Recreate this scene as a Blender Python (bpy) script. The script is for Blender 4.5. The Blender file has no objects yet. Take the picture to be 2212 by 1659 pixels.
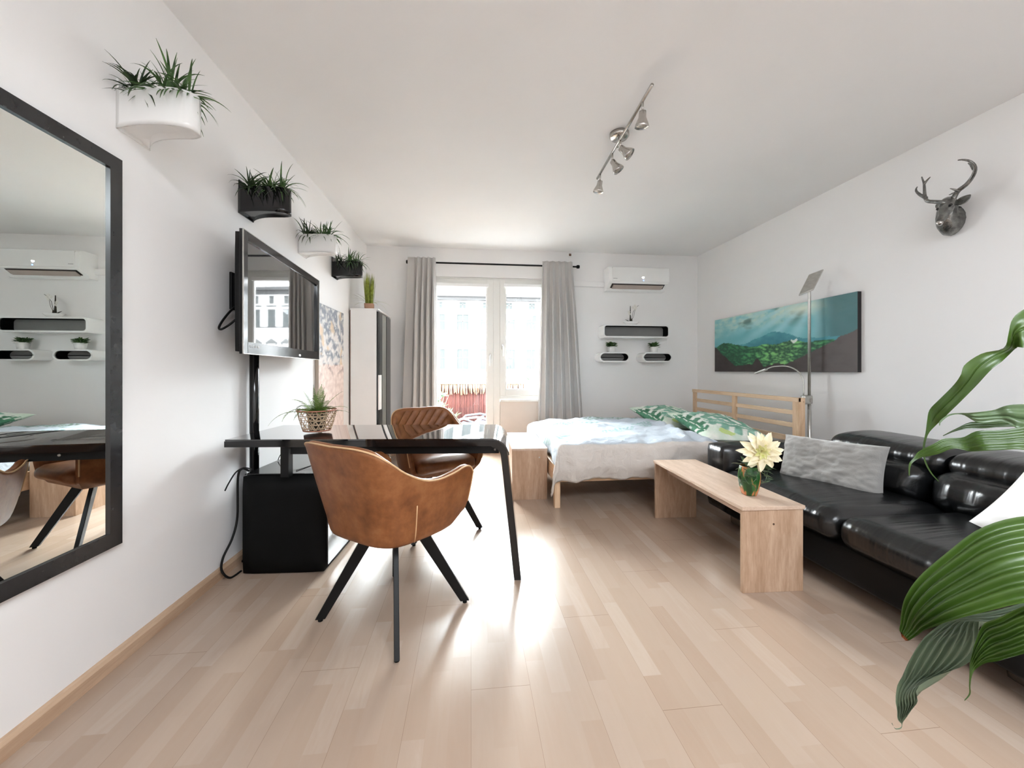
import bpy, bmesh, math, random
from mathutils import Vector, Matrix, noise, Euler
PI = math.pi
R = math.radians
scene = bpy.context.scene
col = scene.collection

# ---------------------------------------------------------------- camera
YAW = math.atan(89 / 830.0)
CH = 1.06
cam = bpy.data.cameras.new('camera')
cam.sensor_width = 36
cam.lens = 830 / 2212 * 36
cam.shift_y = -29.5 / 2212
cam.clip_start = 0.02
cam.clip_end = 300
camo = bpy.data.objects.new('camera', cam)
camo.location = (0, 0, CH)
camo.rotation_euler = (PI / 2, 0, -YAW)
col.objects.link(camo)
scene.camera = camo

# ---------------------------------------------------------------- world, light, exposure
scene.view_settings.view_transform = 'Standard'
scene.view_settings.look = 'None'
scene.view_settings.exposure = 1.72
scene.view_settings.gamma = 1.0
scene.view_settings.use_curve_mapping = False
scene.cycles.use_denoising = True
try:
    scene.cycles.denoiser = 'OPENIMAGEDENOISE'
except Exception:
    pass
scene.cycles.max_bounces = 12
scene.cycles.diffuse_bounces = 8
scene.cycles.glossy_bounces = 5
scene.cycles.transparent_max_bounces = 12
scene.cycles.sample_clamp_indirect = 6
scene.cycles.caustics_reflective = False
scene.cycles.caustics_refractive = False

SKY = 8.0
world = bpy.data.worlds.new('sky')
scene.world = world
world.use_nodes = True
wn = world.node_tree
wn.nodes.clear()
wo = wn.nodes.new('ShaderNodeOutputWorld')
wb = wn.nodes.new('ShaderNodeBackground')
wt = wn.nodes.new('ShaderNodeTexCoord')
wm = wn.nodes.new('ShaderNodeMapping')
wm.inputs['Scale'].default_value = (2.0, 2.0, 5.0)
wz = wn.nodes.new('ShaderNodeTexNoise')
wz.inputs['Scale'].default_value = 1.3
wz.inputs['Detail'].default_value = 5
wr = wn.nodes.new('ShaderNodeValToRGB')
wr.color_ramp.elements[0].position = 0.35
wr.color_ramp.elements[0].color = (0.66, 0.74, 0.88, 1)
wr.color_ramp.elements[1].position = 0.65
wr.color_ramp.elements[1].color = (1.0, 1.0, 1.0, 1)
wn.links.new(wt.outputs['Generated'], wm.inputs['Vector'])
wn.links.new(wm.outputs['Vector'], wz.inputs['Vector'])
wn.links.new(wz.outputs['Fac'], wr.inputs['Fac'])
wn.links.new(wr.outputs['Color'], wb.inputs['Color'])
wb.inputs['Strength'].default_value = SKY
wn.links.new(wb.outputs['Background'], wo.inputs['Surface'])


def area(name, loc, rot, sx, sy, power, color=(1, 1, 1), portal=False):
    l = bpy.data.lights.new(name, 'AREA')
    l.shape = 'RECTANGLE'
    l.size, l.size_y = sx, sy
    l.energy = power
    l.color = color
    if portal:
        l.cycles.is_portal = True
    o = bpy.data.objects.new(name, l)
    o.location = loc
    o.rotation_euler = rot
    col.objects.link(o)
    return o


# daylight portal in the balcony window (guides sampling only), and an added, unseen fill light behind the camera
area('window_portal', (0.25, 5.06, 1.2), (-PI / 2, 0, 0), 1.55, 2.3, 1, portal=True)
area('added_fill_light', (0.9, -0.9, 2.55), (0, 0, 0), 1.6, 1.0, 38, (0.86, 0.93, 1.0))

# broad soft daylight from the bright sky over the roofs opposite
sl = bpy.data.lights.new('daylight', 'SUN')
sl.energy = 27.0
sl.angle = R(70)
sl.color = (0.92, 0.96, 1.0)
so = bpy.data.objects.new('daylight', sl)
so.rotation_euler = (R(-66), 0, 0)
so.location = (0.3, 12, 8)
col.objects.link(so)

WL, WR, WB, WF, HC = -1.277, 3.05, 4.9, -1.9, 2.6


# ---------------------------------------------------------------- helpers: colours and materials
def lin(c):
    c = c / 255.0
    return c / 12.92 if c <= 0.04045 else ((c + 0.055) / 1.055) ** 2.4


def srgb(r, g, b):
    return (lin(r), lin(g), lin(b), 1)


class NT:
    def __init__(s, name):
        s.m = bpy.data.materials.new(name)
        s.m.use_nodes = True
        s.t = s.m.node_tree
        s.b = s.t.nodes['Principled BSDF']
        s.o = s.t.nodes['Material Output']

    def n(s, typ, **kw):
        nd = s.t.nodes.new('ShaderNode' + typ)
        for k, v in kw.items():
            if k in nd.inputs:
                nd.inputs[k].default_value = v
            else:
                setattr(nd, k, v)
        return nd

    def l(s, a, b):
        s.t.links.new(a, b)

    def math(s, op, a, b=None):
        nd = s.n('Math', operation=op)
        for i, x in enumerate((a, b)):
            if x is None:
                continue
            if isinstance(x, (int, float)):
                nd.inputs[i].default_value = x
            else:
                s.l(x, nd.inputs[i])
        return nd.outputs[0]

    def coord(s, scale=(1, 1, 1), rot=(0, 0, 0)):
        tc = s.n('TexCoord')
        mp = s.n('Mapping')
        mp.inputs['Scale'].default_value = scale
        mp.inputs['Rotation'].default_value = rot
        s.l(tc.outputs['Object'], mp.inputs['Vector'])
        return mp.outputs['Vector']

    def noise(s, vec, scale=5, detail=3, rough=0.5, dist=0):
        nd = s.n('TexNoise')
        nd.inputs['Scale'].default_value = scale
        nd.inputs['Detail'].default_value = detail
        nd.inputs['Roughness'].default_value = rough
        nd.inputs['Distortion'].default_value = dist
        if vec is not None:
            s.l(vec, nd.inputs['Vector'])
        return nd.outputs['Fac']

    def ramp(s, fac, stops):
        nd = s.n('ValToRGB')
        e = nd.color_ramp.elements
        while len(e) < len(stops):
            e.new(0.5)
        for i, (p, c) in enumerate(stops):
            e[i].position = p
            e[i].color = c
        s.l(fac, nd.inputs['Fac'])
        return nd.outputs['Color']

    def bump(s, h, strength=0.2, dist=0.01):
        nd = s.n('Bump')
        nd.inputs['Strength'].default_value = strength
        nd.inputs['Distance'].default_value = dist
        s.l(h, nd.inputs['Height'])
        s.l(nd.outputs['Normal'], s.b.inputs['Normal'])

    def set(s, **kw):
        for k, v in kw.items():
            s.b.inputs[k.replace('_', ' ')].default_value = v
        return s


def plain(name, c, rough=0.5, metal=0.0, var=0.06, nscale=8, bump=0.0, bscale=60, spec=0.5, coat=0.0, sheen=0.0):
    t = NT(name)
    v = t.coord()
    f = t.noise(v, nscale, 3)
    lo = tuple(x * (1 - var) for x in c[:3]) + (1,)
    hi = tuple(min(1, x * (1 + var)) for x in c[:3]) + (1,)
    t.l(t.ramp(f, [(0.3, lo), (0.7, hi)]), t.b.inputs['Base Color'])
    t.b.inputs['Roughness'].default_value = rough
    t.b.inputs['Metallic'].default_value = metal
    t.b.inputs['Specular IOR Level'].default_value = spec
    t.b.inputs['Coat Weight'].default_value = coat
    t.b.inputs['Sheen Weight'].default_value = sheen
    if bump:
        t.bump(t.noise(v, bscale, 3), bump, 0.004)
    return t.m


def wood(name, c1, c2, axis='y', scale=9, rough=0.45, grain=0.5, spec=0.4):
    """pale wood with long grain along the given axis"""
    t = NT(name)
    s = {'x': (0.12, 1, 1), 'y': (1, 0.12, 1), 'z': (1, 1, 0.12)}[axis]
    v = t.coord(s)
    a = t.noise(v, scale, 4, 0.6, 1.5)
    v2 = t.coord(tuple(q * 1.0 for q in s))
    b = t.noise(v2, scale * 9, 3, 0.7, 0.3)
    m = t.math('ADD', t.math('MULTIPLY', a, 1 - grain * 0.5), t.math('MULTIPLY', b, grain * 0.5))
    t.l(t.ramp(m, [(0.32, c2), (0.5, tuple((p + q) / 2 for p, q in zip(c1, c2))), (0.66, c1)]), t.b.inputs['Base Color'])
    t.b.inputs['Roughness'].default_value = rough
    t.b.inputs['Specular IOR Level'].default_value = spec
    t.bump(b, 0.06, 0.002)
    return t.m


def attr_mat(name, rough=0.6, sheen=0.0, bump=0.0, spec=0.4):
    """colour of a printed pattern, read from the mesh's own colour attribute"""
    t = NT(name)
    a = t.n('VertexColor')
    a.layer_name = 'print'
    v = t.coord()
    f = t.noise(v, 14, 3)
    mx = t.n('MixRGB', blend_type='MULTIPLY')
    mx.inputs['Fac'].default_value = 0.25
    t.l(a.outputs['Color'], mx.inputs['Color1'])
    t.l(t.ramp(f, [(0.3, (0.85, 0.85, 0.85, 1)), (0.7, (1, 1, 1, 1))]), mx.inputs['Color2'])
    t.l(mx.outputs['Color'], t.b.inputs['Base Color'])
    t.b.inputs['Roughness'].default_value = rough
    t.b.inputs['Specular IOR Level'].default_value = spec
    t.b.inputs['Sheen Weight'].default_value = sheen
    if bump:
        t.bump(t.noise(v, 13, 4, 0.6, 0.8), bump, 0.03)
    return t.m


M = {}
M['wall'] = plain('wall_paint', (0.86, 0.853, 0.847), 0.85, var=0.012, nscale=1.5, bump=0.05, bscale=90, spec=0.2)
M['ceil'] = plain('ceiling_paint', (0.84, 0.836, 0.834), 0.9, var=0.02, nscale=1.2, bump=0.08, bscale=40, spec=0.1)
M['white_gloss'] = plain('white_gloss', (0.86, 0.86, 0.85), 0.14, var=0.01, coat=0.3)
M['white_satin'] = plain('white_satin', (0.89, 0.89, 0.88), 0.38, var=0.01)
M['pvc'] = plain('white_window_plastic', (0.80, 0.80, 0.77), 0.32, var=0.012)
M['pink_panel'] = plain('parapet_paint', (0.72, 0.66, 0.61), 0.85, var=0.02, spec=0.2)
M['black_gloss'] = plain('black_gloss', (0.006, 0.006, 0.0065), 0.10, var=0.1, spec=0.5)
M['black_satin'] = plain('black_satin', (0.005, 0.005, 0.005), 0.4, var=0.15, spec=0.22)
M['black_matt'] = plain('black_matt', (0.0045, 0.0045, 0.0045), 0.6, var=0.15, spec=0.1)
M['black_frame'] = plain('mirror_frame_black', (0.020, 0.020, 0.021), 0.22, var=0.1, nscale=30, spec=0.5)
M['screen'] = plain('tv_screen', (0.004, 0.004, 0.005), 0.035, var=0.05, spec=1.0, coat=1.0)
M['desk_glass'] = plain('black_desk_glass', (0.004, 0.004, 0.0045), 0.015, var=0.05, spec=0.8, coat=0.5)
M['leather'] = None
M['grey_light'] = plain('grey_inlay', (0.30, 0.30, 0.29), 0.6, var=0.05)
M['chrome'] = plain('brushed_nickel', (0.50, 0.48, 0.45), 0.25, metal=1.0, var=0.08, nscale=40)
M['steel'] = plain('satin_steel', (0.55, 0.54, 0.51), 0.35, metal=0.9, var=0.08, nscale=40)
M['lens'] = plain('lamp_lens', (0.42, 0.38, 0.33), 0.12, metal=0.3, var=0.2, nscale=120)
M['deer'] = plain('antiqued_silver', (0.20, 0.20, 0.19), 0.24, metal=0.85, var=0.45, nscale=35, bump=0.5, bscale=90)
M['curtain'] = plain('grey_curtain_cloth', (0.54, 0.525, 0.51), 0.9, var=0.03, nscale=3, bump=0.15, bscale=400, spec=0.1, sheen=0.2)
M['sofa_pillow'] = plain('grey_velour', (0.27, 0.262, 0.25), 0.9, var=0.10, nscale=7, bump=0.35, bscale=120, spec=0.1, sheen=0.6)
M['white_cloth'] = plain('white_cotton', (0.80, 0.79, 0.77), 0.9, var=0.02, bump=0.3, bscale=16, spec=0.1)
M['mattress'] = plain('grey_sheet', (0.36, 0.34, 0.33), 0.9, var=0.05, bump=0.3, bscale=20, spec=0.1)
M['baseboard'] = wood('baseboard_beech', srgb(200, 172, 146), srgb(168, 138, 112), 'y', 10)
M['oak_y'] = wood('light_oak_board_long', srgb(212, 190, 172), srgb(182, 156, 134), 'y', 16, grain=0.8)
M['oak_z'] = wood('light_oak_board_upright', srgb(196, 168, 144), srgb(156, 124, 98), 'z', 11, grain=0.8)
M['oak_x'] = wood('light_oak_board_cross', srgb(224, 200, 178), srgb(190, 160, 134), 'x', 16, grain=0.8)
M['pine_y'] = wood('pine_rail', srgb(232, 206, 176), srgb(208, 174, 140), 'y', 14)
M['pine_z'] = wood('pine_post', srgb(230, 200, 168), srgb(202, 166, 130), 'z', 14)
M['pine_x'] = wood('pine_side', srgb(230, 202, 170), srgb(204, 168, 132), 'x', 14)
M['soil'] = plain('dark_soil', (0.02, 0.015, 0.01), 0.95, var=0.4, nscale=60)
M['stem_dark'] = plain('dark_stem', (0.03, 0.025, 0.015), 0.6, var=0.3)
M['orchid'] = plain('white_petal', (0.78, 0.76, 0.70), 0.6, var=0.03)
M['paper_lbl'] = plain('grey_print', (0.25, 0.25, 0.26), 0.6)


def leafmat(name, c1, c2, rough=0.45, scale=12, rough_spec=0.5, trans=0.25):
    t = NT(name)
    f = t.noise(t.coord(), scale, 3)
    cc = t.ramp(f, [(0.3, c1), (0.7, c2)])
    t.l(cc, t.b.inputs['Base Color'])
    t.b.inputs['Roughness'].default_value = rough
    t.b.inputs['Specular IOR Level'].default_value = rough_spec
    tr = t.n('BsdfTranslucent')
    t.l(cc, tr.inputs['Color'])
    mx = t.n('MixShader')
    mx.inputs['Fac'].default_value = trans
    t.l(t.b.outputs['BSDF'], mx.inputs[1])
    t.l(tr.outputs['BSDF'], mx.inputs[2])
    t.l(mx.outputs['Shader'], t.o.inputs['Surface'])
    return t.m


M['grass'] = leafmat('artificial_grass', srgb(38, 62, 34), srgb(92, 128, 72), 0.5, 30)
M['grass_dark'] = leafmat('dark_blade', srgb(30, 46, 30), srgb(70, 90, 58), 0.5, 30)
M['grass_yellow'] = leafmat('yellow_green_grass', srgb(110, 122, 30), srgb(176, 186, 84), 0.6, 30)
M['fern'] = leafmat('fern_green', srgb(46, 78, 26), srgb(130, 160, 70), 0.5, 14)
M['succulent'] = leafmat('small_leaf', srgb(40, 72, 34), srgb(90, 124, 70), 0.5, 60)
M['ivy'] = leafmat('ivy_leaf', srgb(34, 60, 34), srgb(96, 122, 86), 0.4, 60)
M['balcony_leaf'] = leafmat('balcony_leaf', srgb(60, 96, 66), srgb(120, 150, 112), 0.5, 30)
M['palm'] = leafmat('dry_palm', srgb(120, 128, 100), srgb(176, 168, 140), 0.6, 30)


def lily_mat():
    t = NT('peace_lily_leaf')
    v = t.coord()
    f = t.noise(v, 9, 3)
    a = t.n('VertexColor')
    a.layer_name = 'print'
    cc = t.ramp(f, [(0.3, srgb(42, 66, 16)), (0.7, srgb(78, 106, 42))])
    mx = t.n('MixRGB', blend_type='MIX')
    t.l(a.outputs['Alpha'], mx.inputs['Fac'])
    t.l(cc, mx.inputs['Color1'])
    t.l(a.outputs['Color'], mx.inputs['Color2'])
    t.l(mx.outputs['Color'], t.b.inputs['Base Color'])
    t.b.inputs['Roughness'].default_value = 0.34
    tr = t.n('BsdfTranslucent')
    t.l(mx.outputs['Color'], tr.inputs['Color'])
    ms = t.n('MixShader')
    ms.inputs['Fac'].default_value = 0.28
    t.l(t.b.outputs['BSDF'], ms.inputs[1])
    t.l(tr.outputs['BSDF'], ms.inputs[2])
    t.l(ms.outputs['Shader'], t.o.inputs['Surface'])
    t.bump(t.noise(v, 60, 2), 0.15, 0.002)
    return t.m


M['lily'] = lily_mat()


def tan_leather(name, quilt=False):
    t = NT(name)
    v = t.coord()
    a = t.noise(v, 7, 4, 0.6)
    b = t.noise(v, 26, 3, 0.6)
    m = t.math('ADD', t.math('MULTIPLY', a, 0.65), t.math('MULTIPLY', b, 0.35))
    t.l(t.ramp(m, [(0.34, srgb(104, 60, 30)), (0.5, srgb(130, 80, 44)), (0.68, srgb(150, 101, 62))]), t.b.inputs['Base Color'])
    t.b.inputs['Roughness'].default_value = 0.42
    t.b.inputs['Specular IOR Level'].default_value = 0.4
    if quilt:
        sx = t.n('SeparateXYZ')
        t.l(t.coord(), sx.inputs[0])
        u = t.math('ADD', sx.outputs[0], t.math('MULTIPLY', sx.outputs[2], 0.75))
        s = t.math('ABSOLUTE', t.math('SINE', t.math('MULTIPLY', u, PI / 0.058)))
        h = t.math('POWER', s, 0.35)
        t.bump(h, 0.9, 0.012)
    else:
        t.bump(t.noise(v, 160, 3), 0.12, 0.002)
    return t.m


M['leather'] = tan_leather('tan_leather')
M['leather_quilt'] = tan_leather('tan_quilted_leather', True)
M['piping'] = plain('tan_piping', srgb(206, 168, 126), 0.5)


def black_leather():
    t = NT('black_leather')
    v = t.coord((1, 1, 1))
    b = t.noise(v, 180, 3)
    w = t.noise(t.coord((1, 14, 1)), 1.6, 2)
    t.l(t.ramp(b, [(0.3, (0.003, 0.0032, 0.0035, 1)), (0.7, (0.006, 0.0063, 0.0066, 1))]), t.b.inputs['Base Color'])
    t.b.inputs['Roughness'].default_value = 0.27
    t.b.inputs['Specular IOR Level'].default_value = 0.55
    h = t.math('ADD', t.math('MULTIPLY', b, 0.06), w)
    t.bump(h, 0.5, 0.012)
    return t.m


M['sofa'] = black_leather()
M['sofa_base'] = plain('black_leather_base', (0.004, 0.004, 0.004), 0.5, var=0.1, spec=0.15)


def floor_mat():
    t = NT('laminate_planks')
    tc = t.n('TexCoord')
    sp = t.n('SeparateXYZ')
    t.l(tc.outputs['Object'], sp.inputs[0])
    x, y = sp.outputs[0], sp.outputs[1]
    w, L = 0.066, 0.42
    xi = t.math('FLOOR', t.math('DIVIDE', x, w))
    wn1 = t.n('TexWhiteNoise', noise_dimensions='1D')
    t.l(xi, wn1.inputs['W'])
    yy = t.math('ADD', t.math('DIVIDE', y, L), t.math('MULTIPLY', wn1.outputs['Value'], 9.7))
    yi = t.math('FLOOR', yy)
    cb = t.n('CombineXYZ')
    t.l(xi, cb.inputs[0])
    t.l(yi, cb.inputs[1])
    wn2 = t.n('TexWhiteNoise', noise_dimensions='2D')
    t.l(cb.outputs[0], wn2.inputs['Vector'])
    rnd = wn2.outputs['Value']
    # grain: long noise, shifted per strip
    cg = t.n('CombineXYZ')
    t.l(t.math('MULTIPLY', x, 14), cg.inputs[0])
    t.l(t.math('MULTIPLY', y, 1.7), cg.inputs[1])
    t.l(t.math('MULTIPLY', rnd, 37), cg.inputs[2])
    g = t.noise(cg.outputs[0], 2.2, 5, 0.62, 1.2)
    m = t.math('ADD', t.math('MULTIPLY', rnd, 0.62), t.math('MULTIPLY', g, 0.38))
    base = t.ramp(m, [(0.15, srgb(164, 141, 123)), (0.45, srgb(169, 148, 131)), (0.7, srgb(172, 152, 136)), (0.92, srgb(180, 163, 148))])
    # seams between boards (every third strip) and between strip ends
    bx = t.math('FRACT', t.math('DIVIDE', x, w * 3))
    sx = t.math('LESS_THAN', bx, 0.006)
    ey = t.math('LESS_THAN', t.math('FRACT', t.math('ADD', t.math('DIVIDE', y, 1.28), t.math('MULTIPLY', t.math('FLOOR', t.math('DIVIDE', x, w * 3)), 0.37))), 0.0016)
    seam = t.math('MAXIMUM', sx, ey)
    mx = t.n('MixRGB', blend_type='MULTIPLY')
    t.l(t.math('MULTIPLY', seam, 0.45), mx.inputs['Fac'])
    t.l(base, mx.inputs['Color1'])
    mx.inputs['Color2'].default_value = srgb(150, 120, 95)
    t.l(mx.outputs['Color'], t.b.inputs['Base Color'])
    rr = t.math('ADD', 0.17, t.math('MULTIPLY', g, 0.12))
    t.l(rr, t.b.inputs['Roughness'])
    t.b.inputs['Specular IOR Level'].default_value = 0.5
    wv = t.noise(t.coord((1, 1, 1)), 3.0, 2)
    h = t.math('SUBTRACT', t.math('MULTIPLY', wv, 0.8), t.math('MULTIPLY', seam, 0.2))
    t.bump(h, 0.12, 0.01)
    return t.m


M['floor'] = floor_mat()


def glass_mat(name, tint=(0.97, 0.985, 0.975, 1), fac=0.05):
    """thin clear pane"""
    t = NT(name)
    tr = t.n('BsdfTransparent')
    tr.inputs['Color'].default_value = tint
    gl = t.n('BsdfGlossy')
    gl.inputs['Roughness'].default_value = 0.02
    lw = t.n('LayerWeight')
    lw.inputs['Blend'].default_value = 0.25
    f = t.math('ADD', fac, t.math('MULTIPLY', lw.outputs['Fresnel'], 0.3))
    ms = t.n('MixShader')
    t.l(f, ms.inputs['Fac'])
    t.l(tr.outputs[0], ms.inputs[1])
    t.l(gl.outputs[0], ms.inputs[2])
    t.l(ms.outputs[0], t.o.inputs['Surface'])
    return t.m


M['glass'] = glass_mat('window_glass')
t = NT('mirror_silver')
t.l(t.ramp(t.noise(t.coord(), 2, 2), [(0.4, (0.86, 0.885, 0.86, 1)), (0.6, (0.87, 0.89, 0.87, 1))]), t.b.inputs['Base Color'])
t.set(Metallic=1.0, Roughness=0.0)
M['mirror'] = t.m


# ---------------------------------------------------------------- helpers: meshes and objects
class MB:
    def __init__(s):
        s.v, s.f, s.sm = [], [], []

    def add(s, vs, fs, smooth=False):
        n = len(s.v)
        s.v += [tuple(v) for v in vs]
        s.f += [tuple(i + n for i in f) for f in fs]
        s.sm += [smooth] * len(fs)
        return s

    def box(s, c, d, rz=0.0, rot=None):
        hx, hy, hz = d[0] / 2, d[1] / 2, d[2] / 2
        m = Euler(rot).to_matrix() if rot else Matrix.Rotation(rz, 3, 'Z')
        vs = [Vector(c) + m @ Vector((x, y, z)) for x in (-hx, hx) for y in (-hy, hy) for z in (-hz, hz)]
        return s.add(vs, [(0, 1, 3, 2), (4, 6, 7, 5), (0, 4, 5, 1), (2, 3, 7, 6), (0, 2, 6, 4), (1, 5, 7, 3)])

    def span(s, a, b):
        return s.box([(p + q) / 2 for p, q in zip(a, b)], [abs(q - p) for p, q in zip(a, b)])

    def tube(s, pts, r, n=10, ratio=1.0, cap=True, up=(0, 0, 1)):
        pts = [Vector(p) for p in pts]
        k = len(pts)
        rs = r if isinstance(r, (list, tuple)) else [r] * k
        vs, prev = [], None
        for i, p in enumerate(pts):
            d = (pts[min(i + 1, k - 1)] - pts[max(i - 1, 0)])
            if d.length < 1e-9:
                d = Vector((0, 0, 1))
            d.normalize()
            if prev is None:
                a = Vector(up).cross(d)
                if a.length < 1e-4:
                    a = Vector((1, 0, 0)).cross(d)
                a.normalize()
            else:
                a = prev - d * prev.dot(d)
                if a.length < 1e-6:
                    a = Vector((1, 0, 0)).cross(d)
                a.normalize()
            prev = a
            b = d.cross(a)
            for j in range(n):
                t = 2 * PI * j / n
                vs.append(p + a * (math.cos(t) * rs[i]) + b * (math.sin(t) * rs[i] * ratio))
        fs = [(i * n + j, i * n + (j + 1) % n, (i + 1) * n + (j + 1) % n, (i + 1) * n + j) for i in range(k - 1) for j in range(n)]
        if cap:
            fs += [tuple(range(n - 1, -1, -1)), tuple(range((k - 1) * n, k * n))]
        return s.add(vs, fs, True)

    def lathe(s, prof, n=28, c=(0, 0, 0), m=None, cap=True):
        m = m or Matrix.Identity(3)
        vs = []
        for (r, z) in prof:
            for j in range(n):
                t = 2 * PI * j / n
                vs.append(Vector(c) + m @ Vector((r * math.cos(t), r * math.sin(t), z)))
        k = len(prof)
        fs = [(i * n + j, i * n + (j + 1) % n, (i + 1) * n + (j + 1) % n, (i + 1) * n + j) for i in range(k - 1) for j in range(n)]
        if cap:
            fs += [tuple(range(n - 1, -1, -1)), tuple(range((k - 1) * n, k * n))]
        return s.add(vs, fs, True)

    def grid(s, rows, closed=False, smooth=True, flip=False):
        n = len(rows[0])
        vs = [p for r in rows for p in r]
        fs = []
        for i in range(len(rows) - 1):
            for j in range(n if closed else n - 1):
                q = (i * n + j, i * n + (j + 1) % n, (i + 1) * n + (j + 1) % n, (i + 1) * n + j)
                fs.append(q[::-1] if flip else q)
        return s.add(vs, fs, smooth)

    def prism(s, poly, a, b, axis='x', smooth=False):
        """extrude polygon (2-D) between a and b along the axis"""
        def P(p, t):
            return {'x': (t, p[0], p[1]), 'y': (p[0], t, p[1]), 'z': (p[0], p[1], t)}[axis]
        n = len(poly)
        vs = [P(p, a) for p in poly] + [P(p, b) for p in poly]
        fs = [tuple(range(n - 1, -1, -1)), tuple(range(n, 2 * n))]
        s.add(vs, fs, False)
        s.add(vs, [(j, (j + 1) % n, n + (j + 1) % n, n + j) for j in range(n)], smooth)
        return s

    def rbox(s, c, d, r, n=6, puff=(0, 0, 0), rot=None, fn=None):
        """rounded, optionally puffed box on a subdivided cube"""
        bm = bmesh.new()
        bmesh.ops.create_cube(bm, size=2)
        bmesh.ops.subdivide_edges(bm, edges=bm.edges[:], cuts=n, use_grid_fill=True)
        h = [x / 2 for x in d]
        r = min([r] + h)
        mt = Euler(rot).to_matrix() if rot else None
        for v in bm.verts:
            q = v.co.copy()
            # push grid lines towards the edges so the rounding has vertices
            q = Vector([math.copysign(abs(a) ** 0.75, a) for a in q])
            p = Vector([q[i] * h[i] for i in range(3)])
            inn = Vector([max(-(h[i] - r), min(h[i] - r, p[i])) for i in range(3)])
            dd = p - inn
            if dd.length > 1e-9:
                p = inn + dd.normalized() * r
            pf = [puff[i] * (1 - q[(i + 1) % 3] ** 2) * (1 - q[(i + 2) % 3] ** 2) * (q[i]) for i in range(3)]
            p = p + Vector(pf)
            if fn:
                p = fn(p, q)
            if mt:
                p = mt @ p
            v.co = p + Vector(c)
        bm.verts.index_update()
        vs = [v.co.copy() for v in bm.verts]
        fs = [tuple(v.index for v in f.verts) for f in bm.faces]
        bm.free()
        return s.add(vs, fs, True)

    def ob(s, name, mat, parent=None, bevel=0.0, sub=0, seg=2, colors=None):
        me = bpy.data.meshes.new(name)
        me.from_pydata(s.v, [], s.f)
        me.polygons.foreach_set('use_smooth', s.sm)
        if colors:
            ca = me.color_attributes.new('print', 'FLOAT_COLOR', 'POINT')
            for i, c in enumerate(colors):
                ca.data[i].color = c
        me.update()
        if isinstance(mat, str):
            mat = M[mat]
        me.materials.append(mat)
        o = bpy.data.objects.new(name, me)
        col.objects.link(o)
        if parent is not None:
            o.parent = parent
        if bevel:
            m = o.modifiers.new('bevel', 'BEVEL')
            m.width = bevel
            m.segments = seg
            m.limit_method = 'ANGLE'
            m.angle_limit = R(40)
        if sub:
            m = o.modifiers.new('sub', 'SUBSURF')
            m.levels = m.render_levels = sub
        return o


def tag(o, label=None, cat=None, group=None, kind=None):
    if label:
        o['label'] = label
    if cat:
        o['category'] = cat
    if group:
        o['group'] = group
    if kind:
        o['kind'] = kind
    return o


def thing(name, label, cat, loc=(0, 0, 0), rz=0.0, group=None):
    o = bpy.data.objects.new(name, None)
    o.empty_display_size = 0.05
    o.location = loc
    o.rotation_euler = (0, 0, rz)
    col.objects.link(o)
    return tag(o, label, cat, group)


def dup(root, loc, rz, label=None, group=None):
    def cp(o, parent):
        c = o.copy()
        col.objects.link(c)
        if parent is not None:
            c.parent = parent
        for ch in list(o.children):
            cp(ch, c)
        return c
    r = cp(root, None)
    r.location = loc
    r.rotation_euler = (0, 0, rz)
    return tag(r, label, None, group)


def struct(mb, name, mat, parent=None, **kw):
    o = mb.ob(name, mat, parent, **kw)
    if parent is None:
        o['kind'] = 'structure'
    return o


def cr(ctrl, n):
    """Catmull-Rom through control tuples"""
    c = [Vector(p) for p in ctrl]
    out = []
    for i in range(n):
        t = i / (n - 1) * (len(c) - 1)
        k = min(int(t), len(c) - 2)
        f = t - k
        p0, p1, p2, p3 = c[max(k - 1, 0)], c[k], c[k + 1], c[min(k + 2, len(c) - 1)]
        out.append(0.5 * ((2 * p1) + (p2 - p0) * f + (2 * p0 - 5 * p1 + 4 * p2 - p3) * f * f + (3 * p1 - p0 - 3 * p2 + p3) * f ** 3))
    return out


def sstep(a, b, x):
    t = max(0.0, min(1.0, (x - a) / (b - a)))
    return t * t * (3 - 2 * t)


def mixc(a, b, t):
    t = max(0, min(1, t))
    return tuple(p * (1 - t) + q * t for p, q in zip(a, b))


def fbm(x, y, z=0.0, o=4):
    s, a = 0, 1
    for i in range(o):
        s += a * noise.noise(Vector((x, y, z)) * (2 ** i))
        a *= 0.5
    return s


def at(u, v, zc):
    """world point seen at photo pixel (u, v) at depth zc"""
    x = (u - 1106) / 830 * zc
    return Vector((x * math.cos(YAW) + zc * math.sin(YAW), -x * math.sin(YAW) + zc * math.cos(YAW), CH + (800 - v) / 830 * zc))


def px_on(u, v, X):
    r = at(u, v, 1.0) - Vector((0, 0, CH))
    k = X / r.x
    return Vector((X, r.y * k, CH + r.z * k))


def rrect(w, h, r, n=8):
    pts = []
    for cx, cy, a0 in ((w / 2 - r, h / 2 - r, 0), (-w / 2 + r, h / 2 - r, 90), (-w / 2 + r, -h / 2 + r, 180), (w / 2 - r, -h / 2 + r, 270)):
        for i in range(n + 1):
            a = R(a0 + 90 * i / n)
            pts.append((cx + r * math.cos(a), cy + r * math.sin(a)))
    return pts

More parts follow.
